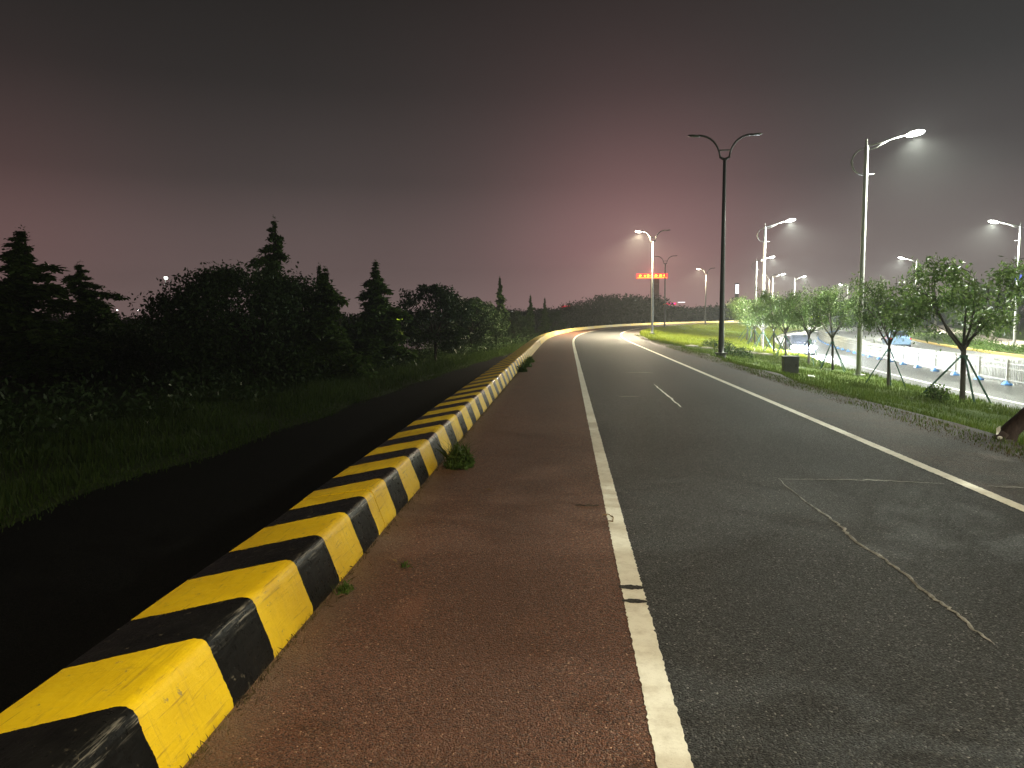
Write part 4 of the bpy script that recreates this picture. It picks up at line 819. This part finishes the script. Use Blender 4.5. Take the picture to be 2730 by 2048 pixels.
# ------------------------------------------------------------------ far buildings and lit signs
def tower(name, px0, px1, ptop, dpt, label, deep=3):
    x0, x1 = (px0-1510)/1972*dpt, (px1-1510)/1972*dpt; zt = 1.6+(840-ptop)/1972*dpt; H = zt+3.2
    o = empty(name, ((x0+x1)/2, dpt, -3.2), label, 'building'); obj('wall', MB().box((0, deep/2, H/2), (x1-x0, deep, H)).mesh('wall', MATS['wall_far']), o); obj('roof', MB().box((0, deep/2, H+.3), (x1-x0+.6, deep+.6, .6)).mesh('roof', MATS['wall_far']), o); return o, H, x1-x0
def px_w(n, dpt): return n/1972*dpt
o, H, wd = tower('sign_tower', 1730, 1752, 748, 900, 'hazy far tower under the long red and orange roof sign')
sg = obj('roof_sign', MB().box((-3.7, 0, H+3.4), (px_w(80, 900), .6, px_w(12, 900))).mesh('roof_sign', MATS['led_red']), o)
for k, (cx, w_, h_) in enumerate([(-.76, .17, .8), (-.46, .13, .62), (-.24, .17, .9), (.02, .2, .86), (.26, .18, .9), (.56, .18, .9), (.82, .14, .8)]):
    obj('letter_blob', MB().ell((cx*px_w(40, 900)-3.7, -.35, H+3.9), (w_*px_w(40, 900)*.5, .2, h_*px_w(5, 900)*.75), 10, 6).mesh('letter_blob', MATS['led_orange'], True), sg)
halo(o, (-3.7, 2, H+9), 120000, (1, .10, .09)); obj('sign_rail', MB().box((-3.7, -.35, H+1.5), (px_w(76, 900), .2, .45)).mesh('sign_rail', MATS['led_orange']), sg)  # red point light added above the roof for the glow around the sign
for k in range(4): obj('window', MB().box((wd*(-.2+.4*(k % 2)), -.06, H-6-9*(k//2)), (2.2, .12, 2.0)).mesh('window', MATS['window_dim']), o)
o, H, wd = tower('low_sign_building', 1752, 1800, 822, 420, 'low far building with a red and magenta lit sign'); sg = obj('lit_sign', MB().box((.2, -.3, H+1.9), (8.3, .3, 1.3)).mesh('lit_sign', MATS['led_redlow']), o)
obj('letter_blob', MB().ell((-2.6, -.5, H+1.7), (1.5, .15, .6), 10, 6).mesh('letter_blob', MATS['led_orange'], True), sg); obj('letter_blob', MB().ell((1.8, -.5, H+2.1), (2.2, .15, .3), 10, 6).mesh('letter_blob', MATS['led_magenta'], True), sg); obj('awning_light', MB().ell((-1.2, -.6, H+.5), (1.4, .2, .4), 10, 6).mesh('awning_light', MATS['led_magenta'], True), o); obj('light_strip', MB().box((7.2, -.3, H+2.7), (4.0, .2, .35)).mesh('light_strip', MATS['led_white']), o)
o, H, wd = tower('red_sign_building', 1492, 1526, 822, 420, 'low far building with a small red lit sign left of the woods'); obj('lit_sign', MB().box((0, -.3, H+.9), (5.0, .3, 1.0)).mesh('lit_sign', MATS['led_redlow']), o)
o, H, wd = tower('window_tower', 1948, 1956, 763, 700, 'hazy far tower with a stack of white lit windows')
for k in range(5): obj('window', MB().box((0, -.08, H-1.2-k*1.75), (3.0, .16, 1.1)).mesh('window', MATS['window_white']), o)
o, H, wd = tower('blue_sign_building', 2632, 2662, 735, 240, 'dark building behind the trees with a blue lit sign'); obj('lit_sign', MB().box((0, -.2, H-2.4), (2.0, .2, 1.7)).mesh('lit_sign', MATS['led_blue']), o)
o, H, wd = tower('shore_glow_block', 1036, 1080, 832, 250, 'small made-up block with glowing lime panels on the far shore of the pond', 6); obj('glow_panel', MB().box((-1.6, -.1, H-1.3), (1.4, .2, 1.9)).mesh('glow_panel', MATS['lime_glow']), o); obj('glow_panel', MB().box((.6, -.1, H-1.9), (3.0, .2, .7)).mesh('glow_panel', MATS['lime_glow']), o)  # invented block; its glowing panels stand for a lamplit patch

# ------------------------------------------------------------------ haze
t = NT('haze_air'); pv_ = t.node('ShaderNodeVolumePrincipled'); pv_.inputs['Color'].default_value = (.93, .95, .97, 1); pv_.inputs['Density'].default_value = HAZE_DENSITY; pv_.inputs['Anisotropy'].default_value = .35; t.link(pv_.outputs[0], t.out.inputs['Volume']); t.m.cycles.volume_sampling = 'EQUIANGULAR'
hz = obj('haze', MB().box((0, 600, 36), (2700, 1340, 81)).mesh('haze', MATS['haze_air'])); tag(hz, 'thin night haze lit by the street lamps', 'haze', kind='stuff')
